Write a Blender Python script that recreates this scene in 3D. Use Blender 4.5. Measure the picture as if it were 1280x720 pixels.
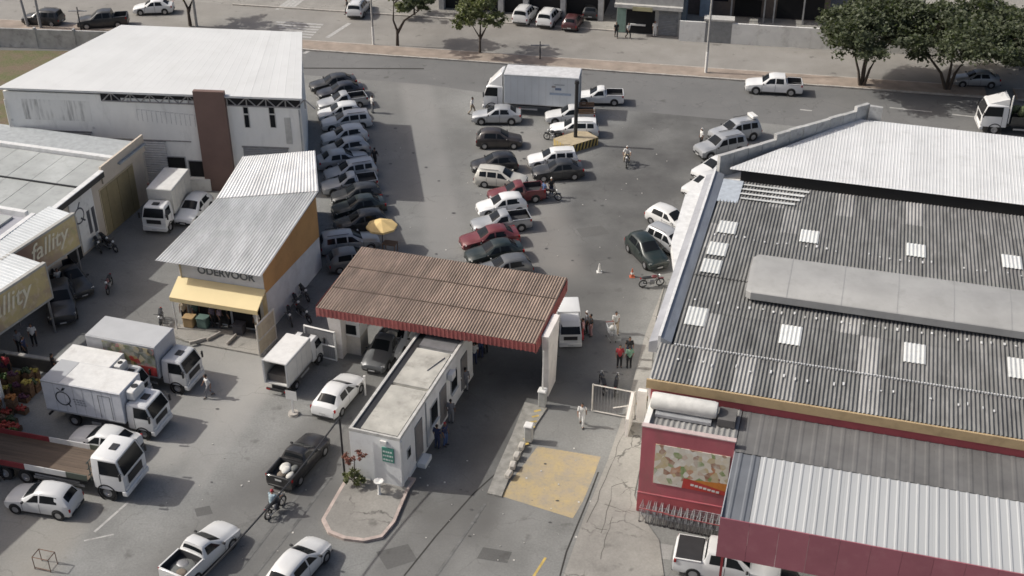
import bpy, bmesh, math, random
from mathutils import Vector, Matrix, Quaternion
R = math.radians
random.seed(7)
for o in list(bpy.data.objects): bpy.data.objects.remove(o, do_unlink=True)
scn = bpy.context.scene
col = scn.collection
# ---------------------------------------------------------------- camera
FPX, PITCH, CAMH = 1560.0, R(31.7), 45.0
cam = bpy.data.cameras.new('camera'); camo = bpy.data.objects.new('camera', cam); col.objects.link(camo)
cam.sensor_width = 36.0; cam.lens = 36.0 * FPX / 1280.0
cam.clip_start = 0.5; cam.clip_end = 3000
camo.location = (0, 0, CAMH); camo.rotation_euler = (R(90) - PITCH, 0, 0)
scn.camera = camo
# ---------------------------------------------------------------- light
SUN_EL, SUN_AZ = 41.5, 8.0      # light travels towards +x, 8 degrees towards the camera
w = bpy.data.worlds.new('World'); scn.world = w; w.use_nodes = True
nt = w.node_tree; bg = nt.nodes['Background']
sky = nt.nodes.new('ShaderNodeTexSky'); sky.sky_type = 'NISHITA'; sky.sun_disc = False
sky.sun_elevation = R(SUN_EL); sky.sun_rotation = R(-82); sky.altitude = 100; sky.air_density = 0.8; sky.dust_density = 6.0; sky.ozone_density = 0.6
nt.links.new(sky.outputs[0], bg.inputs[0]); bg.inputs[1].default_value = 0.115
sl = bpy.data.lights.new('sun', 'SUN'); sl.energy = 3.2; sl.angle = R(0.6); sl.color = (1.0, 0.98, 0.925)
so = bpy.data.objects.new('sun', sl); col.objects.link(so)
d = Vector((math.cos(R(SUN_EL)) * math.cos(R(-SUN_AZ)), math.cos(R(SUN_EL)) * math.sin(R(-SUN_AZ)), -math.sin(R(SUN_EL))))
so.rotation_euler = d.to_track_quat('-Z', 'Y').to_euler(); so.location = (-60, 60, 80)
scn.render.engine = 'CYCLES'; scn.render.filter_size = 1.6; scn.cycles.filter_width = 1.6
vs = scn.view_settings; vs.view_transform = 'Standard'; vs.look = 'None'; vs.exposure = 0.10; vs.gamma = 1.0; vs.use_curve_mapping = False
# ---------------------------------------------------------------- helpers
def G(x, y, z=0.0):
    """photo pixel (1280x720) -> world point on the level z"""
    f = Vector((0, math.cos(PITCH), -math.sin(PITCH))); u = Vector((0, math.sin(PITCH), math.cos(PITCH)))
    dv = f * FPX + Vector((1, 0, 0)) * (x - 640) - u * (y - 360)
    t = (z - CAMH) / dv.z
    return Vector((dv.x * t, dv.y * t, z))
def PX(p):
    f = Vector((0, math.cos(PITCH), -math.sin(PITCH))); u = Vector((0, math.sin(PITCH), math.cos(PITCH))); d = Vector(p) - Vector((0,0,CAMH)); k = FPX / d.dot(f)
    return 640 + d.x*k, 360 - d.dot(u)*k
def heading(x, y, dx, dy):
    a = G(x - dx / 2, y - dy / 2); b = G(x + dx / 2, y + dy / 2)
    return math.atan2(b.y - a.y, b.x - a.x)
class MB:
    def __init__(s): s.v = []; s.f = []
    def add(s, vs, fs):
        n = len(s.v); s.v += [tuple(q) for q in vs]; s.f += [tuple(i + n for i in f) for f in fs]; return s
    def box(s, x0, x1, y0, y1, z0, z1):
        return s.add([(x0,y0,z0),(x1,y0,z0),(x1,y1,z0),(x0,y1,z0),(x0,y0,z1),(x1,y0,z1),(x1,y1,z1),(x0,y1,z1)],
                     [(0,3,2,1),(4,5,6,7),(0,1,5,4),(1,2,6,5),(2,3,7,6),(3,0,4,7)])
    def hexa(s, b, t):   # bottom 4 points, top 4 points (counter-clockwise seen from above)
        return s.add(list(b) + list(t), [(0,3,2,1),(4,5,6,7),(0,1,5,4),(1,2,6,5),(2,3,7,6),(3,0,4,7)])
    def prism(s, pts, z0, z1):
        n = len(pts)
        return s.add([(p[0],p[1],z0) for p in pts] + [(p[0],p[1],z1) for p in pts],
            [tuple(reversed(range(n))), tuple(range(n, 2*n))] + [(i,(i+1)%n,(i+1)%n+n,i+n) for i in range(n)])
    def tube(s, pts, rads, n=8, cap=True):
        pts = [Vector(p) for p in pts]
        if not isinstance(rads, (list, tuple)): rads = [rads] * len(pts)
        rings = []
        for i, p in enumerate(pts):
            t = (pts[min(i+1, len(pts)-1)] - pts[max(i-1, 0)]).normalized()
            a = t.cross(Vector((0,0,1)) if abs(t.z) < .9 else Vector((1,0,0))).normalized(); b = t.cross(a)
            rings.append([p + (a*math.cos(k*2*math.pi/n) + b*math.sin(k*2*math.pi/n)) * rads[i] for k in range(n)])
        base = len(s.v)
        for r in rings: s.v += [tuple(q) for q in r]
        for i in range(len(rings)-1):
            for k in range(n): s.f.append((base+i*n+k, base+i*n+(k+1)%n, base+(i+1)*n+(k+1)%n, base+(i+1)*n+k))
        if cap:
            s.f.append(tuple(base+k for k in reversed(range(n)))); s.f.append(tuple(base+(len(rings)-1)*n+k for k in range(n)))
        return s
    def bar(s, a, b, wd, hg=None):   # square bar
        return s.tube([a, b], wd * .7071, 4)
    def lathe(s, prof, n=16, axis='z', c=(0,0,0), cap=False):
        base = len(s.v); c = Vector(c)
        for r, h in prof:
            for k in range(n):
                a = 2*math.pi*k/n
                q = {'z': (r*math.cos(a), r*math.sin(a), h), 'y': (r*math.cos(a), h, r*math.sin(a)), 'x': (h, r*math.cos(a), r*math.sin(a))}[axis]
                s.v.append(tuple(c + Vector(q)))
        for i in range(len(prof)-1):
            for k in range(n): s.f.append((base+i*n+k, base+i*n+(k+1)%n, base+(i+1)*n+(k+1)%n, base+(i+1)*n+k))
        if cap: s.f.append(tuple(base+k for k in range(n))); s.f.append(tuple(base+(len(prof)-1)*n+k for k in range(n)))
        return s
    def ball(s, c, rx, ry=None, rz=None, n=8, m=6):
        ry = ry or rx; rz = rz or rx; c = Vector(c); base = len(s.v)
        for i in range(1, m):
            t = math.pi*i/m
            for k in range(n): s.v.append((c.x+rx*math.sin(t)*math.cos(2*math.pi*k/n), c.y+ry*math.sin(t)*math.sin(2*math.pi*k/n), c.z+rz*math.cos(t)))
        s.v.append((c.x,c.y,c.z+rz)); s.v.append((c.x,c.y,c.z-rz)); T = len(s.v)-2
        for i in range(m-2):
            for k in range(n): s.f.append((base+i*n+k, base+(i+1)*n+k, base+(i+1)*n+(k+1)%n, base+i*n+(k+1)%n))
        for k in range(n):
            s.f.append((T, base+k, base+(k+1)%n)); s.f.append((T+1, base+(m-2)*n+(k+1)%n, base+(m-2)*n+k))
        return s
    def quad(s, *p): return s.add(p, [tuple(range(len(p)))])
    def mesh(s, name, smooth=None, fix=True):
        me = bpy.data.meshes.new(name); me.from_pydata(s.v, [], s.f); me.update()
        if fix:
            bm = bmesh.new(); bm.from_mesh(me); bmesh.ops.recalc_face_normals(bm, faces=bm.faces); bm.to_mesh(me); bm.free()
        if smooth is not None:
            me.polygons.foreach_set('use_smooth', [True]*len(me.polygons)); me.set_sharp_from_angle(angle=R(smooth))
        return me
    def build(s, name, mat, parent=None, smooth=None, loc=None, rotz=0, fix=True):
        o = bpy.data.objects.new(name, s.mesh(name, smooth, fix)); o.data.materials.append(mat); col.objects.link(o)
        if parent is not None: o.parent = parent
        if loc is not None: o.location = loc
        if rotz: o.rotation_euler = (0, 0, rotz)
        return o
def tag(o, label=None, cat=None, group=None, kind=None):
    if label: o['label'] = label
    if cat: o['category'] = cat
    if group: o['group'] = group
    if kind: o['kind'] = kind
    return o
def empty(name, loc, rotz=0, label=None, cat=None, group=None):
    o = bpy.data.objects.new(name, None); o.empty_display_size = .3; col.objects.link(o)
    o.location = loc; o.rotation_euler = (0, 0, rotz); return tag(o, label, cat, group)
def copy_tree(o, parent=None):
    c = o.copy(); col.objects.link(c); c.parent = parent
    for ch in o.children: copy_tree(ch, c)
    return c
def bevel_box(x0, x1, y0, y1, z0, z1, b=.03, seg=2):
    bm = bmesh.new(); m = MB().box(x0, x1, y0, y1, z0, z1)
    vs = [bm.verts.new(v) for v in m.v]; [bm.faces.new([vs[i] for i in f]) for f in m.f]
    bmesh.ops.bevel(bm, geom=list(bm.edges), offset=b, segments=seg, affect='EDGES', profile=.5)
    bm.verts.index_update(); r = MB(); r.v = [tuple(v.co) for v in bm.verts]; r.f = [tuple(v.index for v in f.verts) for f in bm.faces]; bm.free(); return r
# ---------------------------------------------------------------- materials
def newmat(name):
    m = bpy.data.materials.new(name); m.use_nodes = True; n = m.node_tree.nodes; return m, m.node_tree, n['Principled BSDF']
def N(t, typ, **kw):
    n = t.nodes.new(typ)
    for k, v in kw.items(): setattr(n, k, v)
    return n
def LK(t, a, b): t.links.new(a, b)
def math_n(t, op, a, b=None, clamp=False):
    n = N(t, 'ShaderNodeMath', operation=op, use_clamp=clamp)
    for i, q in enumerate((a, b)):
        if q is None: continue
        if isinstance(q, (int, float)): n.inputs[i].default_value = q
        else: LK(t, q, n.inputs[i])
    return n.outputs[0]
def mixc(t, fac, a, b, mode='MIX'):
    n = N(t, 'ShaderNodeMix', data_type='RGBA', blend_type=mode, clamp_factor=True)
    for sck, q in ((n.inputs[0], fac), (n.inputs[6], a), (n.inputs[7], b)):
        if isinstance(q, (int, float)): sck.default_value = q
        elif isinstance(q, tuple): sck.default_value = (*q[:3], 1)
        else: LK(t, q, sck)
    return n.outputs[2]
def maprange(t, v, a, b, c=0., d=1., smooth=False):
    n = N(t, 'ShaderNodeMapRange'); n.interpolation_type = 'SMOOTHSTEP' if smooth else 'LINEAR'
    LK(t, v, n.inputs[0]); n.inputs[1].default_value = a; n.inputs[2].default_value = b; n.inputs[3].default_value = c; n.inputs[4].default_value = d
    return n.outputs[0]
def coords(t, kind='Object', scale=(1,1,1)):
    tc = N(t, 'ShaderNodeTexCoord'); o = tc.outputs[kind]
    if scale != (1,1,1):
        mp = N(t, 'ShaderNodeMapping'); mp.inputs['Scale'].default_value = scale; LK(t, o, mp.inputs[0]); o = mp.outputs[0]
    return o
def noise(t, vec, scale, detail=5, rough=.6, out='Fac'):
    n = N(t, 'ShaderNodeTexNoise'); n.inputs['Scale'].default_value = scale; n.inputs['Detail'].default_value = detail; n.inputs['Roughness'].default_value = rough
    if vec is not None: LK(t, vec, n.inputs['Vector'])
    return n.outputs[out]
def bump(t, bs, h, strength=.3, dist=.02):
    b = N(t, 'ShaderNodeBump'); b.inputs['Strength'].default_value = strength; b.inputs['Distance'].default_value = dist
    LK(t, h, b.inputs['Height']); LK(t, b.outputs[0], bs.inputs['Normal'])
CACHE = {}
def M(name, rgb, rough=.7, metal=0., var=.18, scale=2.5, stretch=(1,1,1), dirt=None, dirt_amt=.0, dirt_scale=1.2, bmp=0., rnd=0., coat=0., spec=.5):
    if name in CACHE: return CACHE[name]
    m, t, bs = newmat(name); c = coords(t, 'Object', stretch)
    f = maprange(t, noise(t, c, scale), .3, .7, 1 - var, 1 + var * .6)
    cc = mixc(t, 1.0, tuple(rgb), f, 'MULTIPLY')
    if rnd:
        oi = N(t, 'ShaderNodeObjectInfo'); cc = mixc(t, 1.0, cc, maprange(t, oi.outputs['Random'], 0, 1, 1 - rnd, 1 + rnd), 'MULTIPLY')
    if dirt is not None:
        g = maprange(t, noise(t, c, dirt_scale, 8, .7), .52, .72, 0, dirt_amt); cc = mixc(t, g, cc, tuple(dirt))
    LK(t, cc, bs.inputs['Base Color']); bs.inputs['Roughness'].default_value = rough; bs.inputs['Metallic'].default_value = metal
    bs.inputs['Specular IOR Level'].default_value = spec
    if coat: bs.inputs['Coat Weight'].default_value = coat; bs.inputs['Coat Roughness'].default_value = .08
    if bmp: bump(t, bs, noise(t, c, scale * 8, 4), bmp)
    CACHE[name] = m; return m
def paint(name, rgb, metal=0.0):
    if name in CACHE: return CACHE[name]
    m, t, bs = newmat(name); c = coords(t, 'Object')
    dust = maprange(t, noise(t, c, 1.8, 6), .35, .75, 0, .10)
    oi = N(t, 'ShaderNodeObjectInfo'); base = mixc(t, 1.0, tuple(rgb), maprange(t, oi.outputs['Random'], 0, 1, .86, 1.08), 'MULTIPLY')
    LK(t, mixc(t, dust, base, (.30, .27, .23)), bs.inputs['Base Color'])
    bs.inputs['Metallic'].default_value = metal; LK(t, maprange(t, noise(t, c, 3, 5), .3, .7, .28, .5), bs.inputs['Roughness'])
    bs.inputs['Coat Weight'].default_value = .5; bs.inputs['Coat Roughness'].default_value = .12
    CACHE[name] = m; return m
def soft_band(t, vec, p0, p1, half, soft):
    """1 inside a strip around the segment p0-p1 (ground metres), fading over soft"""
    dx, dy = p1[0]-p0[0], p1[1]-p0[1]; L = math.hypot(dx, dy); dx /= L; dy /= L
    sp = N(t, 'ShaderNodeSeparateXYZ'); LK(t, vec, sp.inputs[0])
    X = math_n(t, 'SUBTRACT', sp.outputs[0], p0[0]); Y = math_n(t, 'SUBTRACT', sp.outputs[1], p0[1])
    al = math_n(t, 'ADD', math_n(t, 'MULTIPLY', X, dx), math_n(t, 'MULTIPLY', Y, dy))
    ac = math_n(t, 'ABSOLUTE', math_n(t, 'SUBTRACT', math_n(t, 'MULTIPLY', X, dy), math_n(t, 'MULTIPLY', Y, dx)))
    al2 = math_n(t, 'ABSOLUTE', math_n(t, 'SUBTRACT', al, L/2))
    a = maprange(t, ac, half, half + soft, 1, 0, True); b = maprange(t, al2, L/2, L/2 + soft * 2, 1, 0, True)
    return math_n(t, 'MULTIPLY', a, b)
def asphalt(name, c0, c1, bands=(), crack=.0, speck=.12):
    m, t, bs = newmat(name); v = coords(t, 'Object')
    big = noise(t, v, .045, 4, .55); mid = noise(t, v, .35, 6, .65); fine = noise(t, v, 9, 3, .6)
    f = math_n(t, 'ADD', math_n(t, 'MULTIPLY', big, .6), math_n(t, 'MULTIPLY', mid, .4))
    c = mixc(t, maprange(t, f, .40, .60, 0, 1), c0, c1)
    c = mixc(t, 1.0, c, maprange(t, fine, .25, .75, 1 - speck, 1 + speck), 'MULTIPLY')
    # oil spots and small stains
    sp = maprange(t, noise(t, v, .9, 3, .5), .64, .74, 0, .45); c = mixc(t, sp, c, (.05, .047, .042))
    lt = maprange(t, noise(t, v, 1.7, 4, .6), .66, .78, 0, .3); c = mixc(t, lt, c, (.36, .34, .31))
    wob = maprange(t, noise(t, v, .22, 5, .6), .3, .7, .45, 1.1)
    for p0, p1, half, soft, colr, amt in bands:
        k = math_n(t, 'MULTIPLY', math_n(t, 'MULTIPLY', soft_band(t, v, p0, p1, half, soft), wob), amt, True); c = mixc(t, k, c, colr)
    if crack:
        vo = N(t, 'ShaderNodeTexVoronoi', feature='DISTANCE_TO_EDGE'); vo.inputs['Scale'].default_value = .32
        vv = N(t, 'ShaderNodeVectorMath', operation='ADD'); LK(t, v, vv.inputs[0])
        nn = noise(t, v, .8, 5, .6, 'Color'); sc = N(t, 'ShaderNodeVectorMath', operation='SCALE'); LK(t, nn, sc.inputs[0]); sc.inputs['Scale'].default_value = 1.2
        LK(t, sc.outputs[0], vv.inputs[1]); LK(t, vv.outputs[0], vo.inputs['Vector'])
        k = math_n(t, 'MULTIPLY', maprange(t, vo.outputs['Distance'], .004, .016, 1, 0), maprange(t, mid, .45, .6, 0, crack)); c = mixc(t, k, c, (.04, .037, .033))
    LK(t, c, bs.inputs['Base Color']); LK(t, maprange(t, mid, .3, .7, .78, .95), bs.inputs['Roughness']); bs.inputs['Specular IOR Level'].default_value = .3
    bump(t, bs, noise(t, v, 22, 3), .25, .01)
    return m
def text_mesh(mb_name, txt, size, mat, parent, mtx, shear=0., depth=.012, align='LEFT', bold=0.):
    cu = bpy.data.curves.new('lettering', 'FONT'); cu.body = txt; cu.size = size; cu.shear = shear; cu.extrude = depth; cu.align_x = align; cu.offset = bold
    to = bpy.data.objects.new('lettering_tmp', cu); col.objects.link(to); bpy.context.view_layer.update()
    me = bpy.data.meshes.new_from_object(to.evaluated_get(bpy.context.evaluated_depsgraph_get())); bpy.data.objects.remove(to, do_unlink=True)
    o = bpy.data.objects.new(mb_name, me); me.materials.clear(); me.materials.append(mat); col.objects.link(o); o.parent = parent; o.matrix_local = mtx; return o
def frame_mtx(o, xd, yd):
    xd = Vector(xd).normalized(); yd = Vector(yd); yd = (yd - xd * yd.dot(xd)).normalized(); zd = xd.cross(yd)
    m = Matrix.Identity(4)
    for i, q in enumerate((xd, yd, zd)):
        for r in range(3): m[r][i] = q[r]
    for r in range(3): m[r][3] = o[r]
    return m
# ---------------------------------------------------------------- shared materials
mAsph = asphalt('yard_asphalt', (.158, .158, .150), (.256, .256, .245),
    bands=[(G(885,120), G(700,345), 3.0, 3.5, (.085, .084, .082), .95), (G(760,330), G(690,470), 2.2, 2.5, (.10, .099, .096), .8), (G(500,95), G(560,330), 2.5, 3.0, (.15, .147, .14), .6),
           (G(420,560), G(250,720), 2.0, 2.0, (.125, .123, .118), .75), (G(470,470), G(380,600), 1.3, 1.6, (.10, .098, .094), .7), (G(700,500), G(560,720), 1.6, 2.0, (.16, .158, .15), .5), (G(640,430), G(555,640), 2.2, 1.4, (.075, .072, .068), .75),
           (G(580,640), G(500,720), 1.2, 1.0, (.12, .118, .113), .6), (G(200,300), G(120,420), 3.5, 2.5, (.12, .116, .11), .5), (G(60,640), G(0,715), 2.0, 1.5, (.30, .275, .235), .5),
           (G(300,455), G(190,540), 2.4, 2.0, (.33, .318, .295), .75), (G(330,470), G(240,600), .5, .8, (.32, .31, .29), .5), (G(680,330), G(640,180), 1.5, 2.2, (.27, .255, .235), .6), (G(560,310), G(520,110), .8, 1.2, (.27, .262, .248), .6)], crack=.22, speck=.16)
mStreet = asphalt('street_asphalt', (.135, .135, .132), (.175, .174, .17), speck=.08, crack=.3)
mFarSt = asphalt('far_street_asphalt', (.21, .198, .18), (.285, .272, .25), speck=.08)
mConc = asphalt('worn_concrete', (.215, .205, .187), (.34, .325, .295), crack=.7)
mKerb = M('kerb_concrete', (.42, .39, .35), .9, var=.25, scale=1.5, bmp=.2, dirt=(.16,.14,.12), dirt_amt=.6)
mPave = M('median_paving', (.30, .245, .20), .9, var=.3, scale=.6, dirt=(.25,.22,.18), dirt_amt=.8, dirt_scale=.5)
mWhiteLine = M('worn_white_line', (.42, .41, .39), .85, var=.3, scale=3, dirt=(.2,.19,.18), dirt_amt=.8, dirt_scale=2)
mCrack = M('crack_dirt', (.10,.092,.08), .95)
mSeam = M('tar_seam', (.035, .033, .03), .9)
mWhiteWall = M('white_wall', (.74, .73, .69), .85, var=.12, scale=.5, dirt=(.30,.28,.25), dirt_amt=.55, dirt_scale=.8)
mWallStreak = M('streaked_wall', (.76, .755, .72), .85, var=.08, scale=.8, stretch=(1,1,.35), dirt=(.42,.41,.385), dirt_amt=.55, dirt_scale=.8)
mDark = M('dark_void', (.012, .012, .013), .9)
mSteel = M('grey_steel', (.25, .25, .255), .5, .4, rnd=.1)
mDarkSteel = M('dark_steel', (.05, .05, .052), .5, .5)
mWhitePaint = M('white_paint', (.68, .67, .64), .5, var=.1, dirt=(.35,.32,.28), dirt_amt=.35)
mBlack = M('black_plastic', (.02, .02, .021), .55)
mRubber = M('rubber', (.018, .018, .018), .85)
mRim = M('alloy_rim', (.42, .42, .43), .35, .7)
mGlass = M('car_glass', (.012, .014, .016), .10, spec=.22, var=.05)
mLamp = M('headlamp', (.72, .72, .70), .12, var=.05)
mTail = M('tail_lamp', (.32, .012, .012), .2, var=.05)
mPlate = M('number_plate', (.45, .45, .44), .5)
mSkin = M('skin', (.22, .115, .07), .6, var=.08, rnd=.25)
mHair = M('hair', (.012, .01, .009), .7)
mWood = M('wood_brown', (.20, .12, .07), .8, var=.3, scale=4, stretch=(1,6,1))
mGalv = M('galvanised', (.44, .45, .46), .45, .35, var=.15, rnd=.08)
mYellowPaint = M('yellow_paint', (.50, .36, .10), .75, var=.25, dirt=(.2,.18,.14), dirt_amt=.7)
# ---------------------------------------------------------------- ground, streets
def sheet(name, pts, z, mat, kind='structure'):
    o = MB().add([(p[0], p[1], z) for p in pts], [tuple(range(len(pts)))]).build(name, mat, fix=False)
    if o.data.polygons[0].normal.z < 0: o.data.flip_normals()
    return tag(o, kind=kind)
def px(pts, z=0): return [G(a, b, z) for a, b in pts]
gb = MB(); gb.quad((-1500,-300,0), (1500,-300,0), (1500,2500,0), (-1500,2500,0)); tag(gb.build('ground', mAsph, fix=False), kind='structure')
sdir = Vector((math.cos(R(-10.6)), math.sin(R(-10.6)), 0)); sn = Vector((-sdir.y, sdir.x, 0)); K0 = Vector((6.9, 112.5, 0))
def st(a, b): q = K0 + sdir * a + sn * b; return (q.x, q.y)
sheet('street', [st(-150,0), st(-150,-6.0), st(-34,-6.0), st(-14,-6.2), st(0,-8.5), st(22,-9.5), st(40,-9.0), st(150,-9.0), st(150,0)], .004, mStreet)
sheet('far_street', [st(-150,2.7), st(150,2.7), st(150,11.0), st(40,10.2), st(-20,11.5), st(-150,13)], .004, mFarSt)
for a0, a1 in ((-36.5, 37.0), (39.6, 120), (-120, -44)):
    MBm = MB().prism([st(a0,.22), st(a1,.22), st(a1,2.5), st(a0,2.5)], 0, .12); tag(MBm.build('median', mPave), kind='structure')
    for k, (b0, b1) in enumerate(((0,.22), (2.5,2.7))):
        n = int((a1-a0)/1.0); kb = MB()
        pr = tag(MB().prism([st(a0,b0+.02), st(a1,b0+.02), st(a1,b1-.02), st(a0,b1-.02)], 0, .10).build('median_kerb', mKerb), kind='structure')
        if a0 > -40 and a0 < 0 and k == 0:
            for i in range(n):
                q = a0 + (a1-a0)*i/n; j = random.uniform(-.02,.02)
                MB().prism([st(q+.02,b0+j), st(q+(a1-a0)/n-.02,b0+j), st(q+(a1-a0)/n-.02,b1+j), st(q+.02,b1+j)], .101, .135+random.uniform(-.01,.012)).build('kerb_stone', mKerb, pr)
sheet('far_pavement', [st(-150,13), st(-20,11.5), st(40,10.2), st(150,11), st(150,300), st(-150,300)], .004, mConc)
tag(MB().prism([st(-40,11.5), st(-20,11.5), st(40,10.2), st(60,10.4), st(60,10.65), st(40,10.45), st(-20,11.75), st(-40,11.75)], 0, .13).build('far_kerb', mKerb), kind='structure')
def line(name, p, q, wd, z, mat):
    d = (q - p); d.normalize(); n = Vector((-d.y, d.x, 0)) * wd / 2
    return sheet(name, [p - n, q - n, q + n, p + n], z, mat)
line('street_edge_seam', G(330,85), G(530,86), .28, .009, mSeam)
line('stop_line', G(409,47), G(437,29), .45, .009, mWhiteLine)
line('stop_line', G(380,67), G(396,58), .35, .009, mWhiteLine)
for i in range(6): line('zebra_bar', G(345+i*1.5,27.5+i*3.2), G(404-i*3,31+i*3.2), .42, .009, mWhiteLine)
for i in range(4): line('zebra_bar', G(346+i*6,12-i*.5), G(362+i*6,0-i*.5), .4, .009, mWhiteLine)
for a, b in (((1112,134.5),(1165,140)), ((1000,137),(1015,138.5)), ((1190,143),(1235,148))): line('lane_dash', G(*a), G(*b), .22, .009, mWhiteLine)
line('bay_line', G(118,665), G(160,628), .14, .006, mWhiteLine)
line('bay_line', G(105,676), G(142,668), .1, .006, mWhiteLine)
line('yellow_line', G(666,722), G(682,697), .13, .006, mYellowPaint)
# painted yellow patch: worn
mm, t, bs = newmat('worn_yellow_patch'); v = coords(t); n1 = noise(t, v, .7, 8, .7); n2 = noise(t, v, 6, 5, .6)
c = mixc(t, maprange(t, n1, .40, .62, 0, 1), (.40, .31, .16), (.32, .27, .20)); c = mixc(t, maprange(t, n2, .5, .75, 0, .6), c, (.20, .19, .17)); c = mixc(t, maprange(t, noise(t, v, .45, 6, .7), .5, .66, 0, .75), c, (.24, .225, .20))
LK(t, c, bs.inputs['Base Color']); bs.inputs['Roughness'].default_value = .85
sheet('yellow_road_marking', px([(672,558),(751,571),(741,598),(728,628),(716,648),(626,620),(640,600)]), .006, mm)
for pts in ([(505,720),(545,670),(592,617),(622,590)], [(700,720),(708,690),(736,622),(748,590)]):
    for a, b in zip(pts, pts[1:]): line('pavement_joint', G(*a), G(*b), .09, .005, mSeam)
# concrete walk along the market
walk = px([(704,722),(730,648),(760,575),(784,505),(797,455),(806,420),(832,352)]) + [Vector((9.5,69,0)), Vector((7.6,56,0)), Vector((6.6,51.5,0)), Vector((6.9,49.8,0)), Vector((7.6,48.0,0))] + px([(830,722)])
tag(MB().prism(walk, 0, .05).build('market_pavement', mConc), kind='structure')
for pts in ([(735,655),(757,600),(772,560),(790,520)], [(752,668),(765,610),(790,600)], [(742,660),(762,664)], [(770,640),(800,640)], [(757,632),(800,645)], [(776,620),(786,610),(799,612)], [(750,700),(760,668),(765,640)]):
    pp = []
    for a, b in zip(pts, pts[1:]):
        for k in range(4): pp.append((a[0]+(b[0]-a[0])*k/4+random.uniform(-2,2), a[1]+(b[1]-a[1])*k/4+random.uniform(-1,1)))
    for a, b in zip(pp, pp[1:]): line('pavement_crack', G(*a,.0), G(*b,.0), random.uniform(.015,.05), .054, mCrack)
# forecourt of the yellow-awning shop
fc = [G(200,404), G(330,420), G(345,428), G(330,446), G(232,428), G(196,415)]
tag(MB().prism(fc, 0, .12).build('shop_forecourt', mConc), kind='structure')
# traffic islands
isl = [G(402,652), G(410,668), G(430,676), G(455,679), G(478,674), G(494,655), G(512,612), G(520,600)] + [Vector((-8.9,53.4,0)), Vector((-9.3,52.2,0))]
o = tag(MB().prism(isl, 0, .16).build('gatehouse_island', M('island_kerb', (.44,.36,.32), .9, var=.25, dirt=(.2,.17,.15), dirt_amt=.5)), kind='structure')
cen = sum(isl, Vector()) / len(isl)
sheet('island_paving', [cen + (q - cen) * .91 for q in isl], .164, mConc)
isl2 = px([(656,504),(684,511),(668,535),(655,560),(640,590),(627,622),(609,618),(622,585),(640,545)])
tag(MB().prism(isl2, 0, .10).build('lane_island', M('island_concrete', (.27,.26,.235), .9, var=.3, dirt=(.15,.14,.12), dirt_amt=.7)), kind='structure')
for i in range(7):
    a = G(653+2.6*(6-i)-1, 516+7*i); dq = Vector((.5,.32,0))
    line('yellow_stripe', a, a + dq * .8 - Vector((0,.1,0)), .16, .105, mYellowPaint)
# repairs, stains and tyre marks
mPatchD = asphalt('repair_dark', (.095,.094,.09), (.13,.128,.123), speck=.1); mPatchL = asphalt('repair_pale', (.25,.245,.235), (.32,.315,.30), speck=.12)
rp = random.Random(21)
def blob(cx, cy, rx, ry, n=9): return [(cx + rx*math.cos(2*math.pi*k/n)*rp.uniform(.75,1.15), cy + ry*math.sin(2*math.pi*k/n)*rp.uniform(.75,1.15)) for k in range(n)]
for i, pts in enumerate(([(470,690),(510,680),(522,700),(484,712)], [(604,684),(640,690),(634,704),(596,698)], [(720,286),(752,282),(762,292),(728,297)], [(243,636),(262,632),(266,642),(246,646)], [(806,676),(842,682),(838,700),(800,694)])):
    sheet('repair_patch', px(pts), .0045 + i*.0004, mPatchD if i < 4 else mPatchL)
mOil = M('oil_stain', (.075,.073,.07), .6, var=.3); ob = MB()
for i in range(60):
    x, y = rp.choice(((rp.uniform(480,700), rp.uniform(160,330)), (rp.uniform(260,420), rp.uniform(500,700)), (rp.uniform(560,700), rp.uniform(560,715)), (rp.uniform(690,850), rp.uniform(180,380))))
    r_ = rp.uniform(.6,2.0); ob.add([(q.x,q.y,.0125+i*.0001) for q in px(blob(x, y, r_*1.4, r_*.6, 8))], [tuple(range(8))])
tag(ob.build('oil_stains', mOil, fix=False), 'small dark oil stains on the yard asphalt', 'oil stain', kind='stuff')
for pts in ([(300,712),(356,640),(400,585),(440,520)], [(318,720),(372,652),(418,590)], [(545,720),(590,655),(606,630)]):
    for a, b in zip(pts, pts[1:]): line('tyre_mark', G(*a), G(*b), .16, .0115, M('tyre_mark', (.135,.134,.129), .9, var=.4, scale=2))
lt = MB()
for k in range(170):
    x, y = rp.choice(((rp.uniform(400,700), rp.uniform(150,340)), (rp.uniform(180,420), rp.uniform(420,715)), (rp.uniform(520,800), rp.uniform(560,715)), (rp.uniform(640,860), rp.uniform(140,420)), (rp.uniform(385,470), rp.uniform(95,330))))
    q = G(x, y); s_ = rp.uniform(.03,.10); lt.box(q.x, q.x+s_, q.y, q.y+s_*rp.uniform(.5,1.5), .006, .02+rp.uniform(0,.02))
tag(lt.build('litter', M('litter_paper', (.50,.48,.44), .9, var=.4)), 'scattered pale litter and leaves on the yard asphalt', 'litter', kind='stuff')
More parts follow.
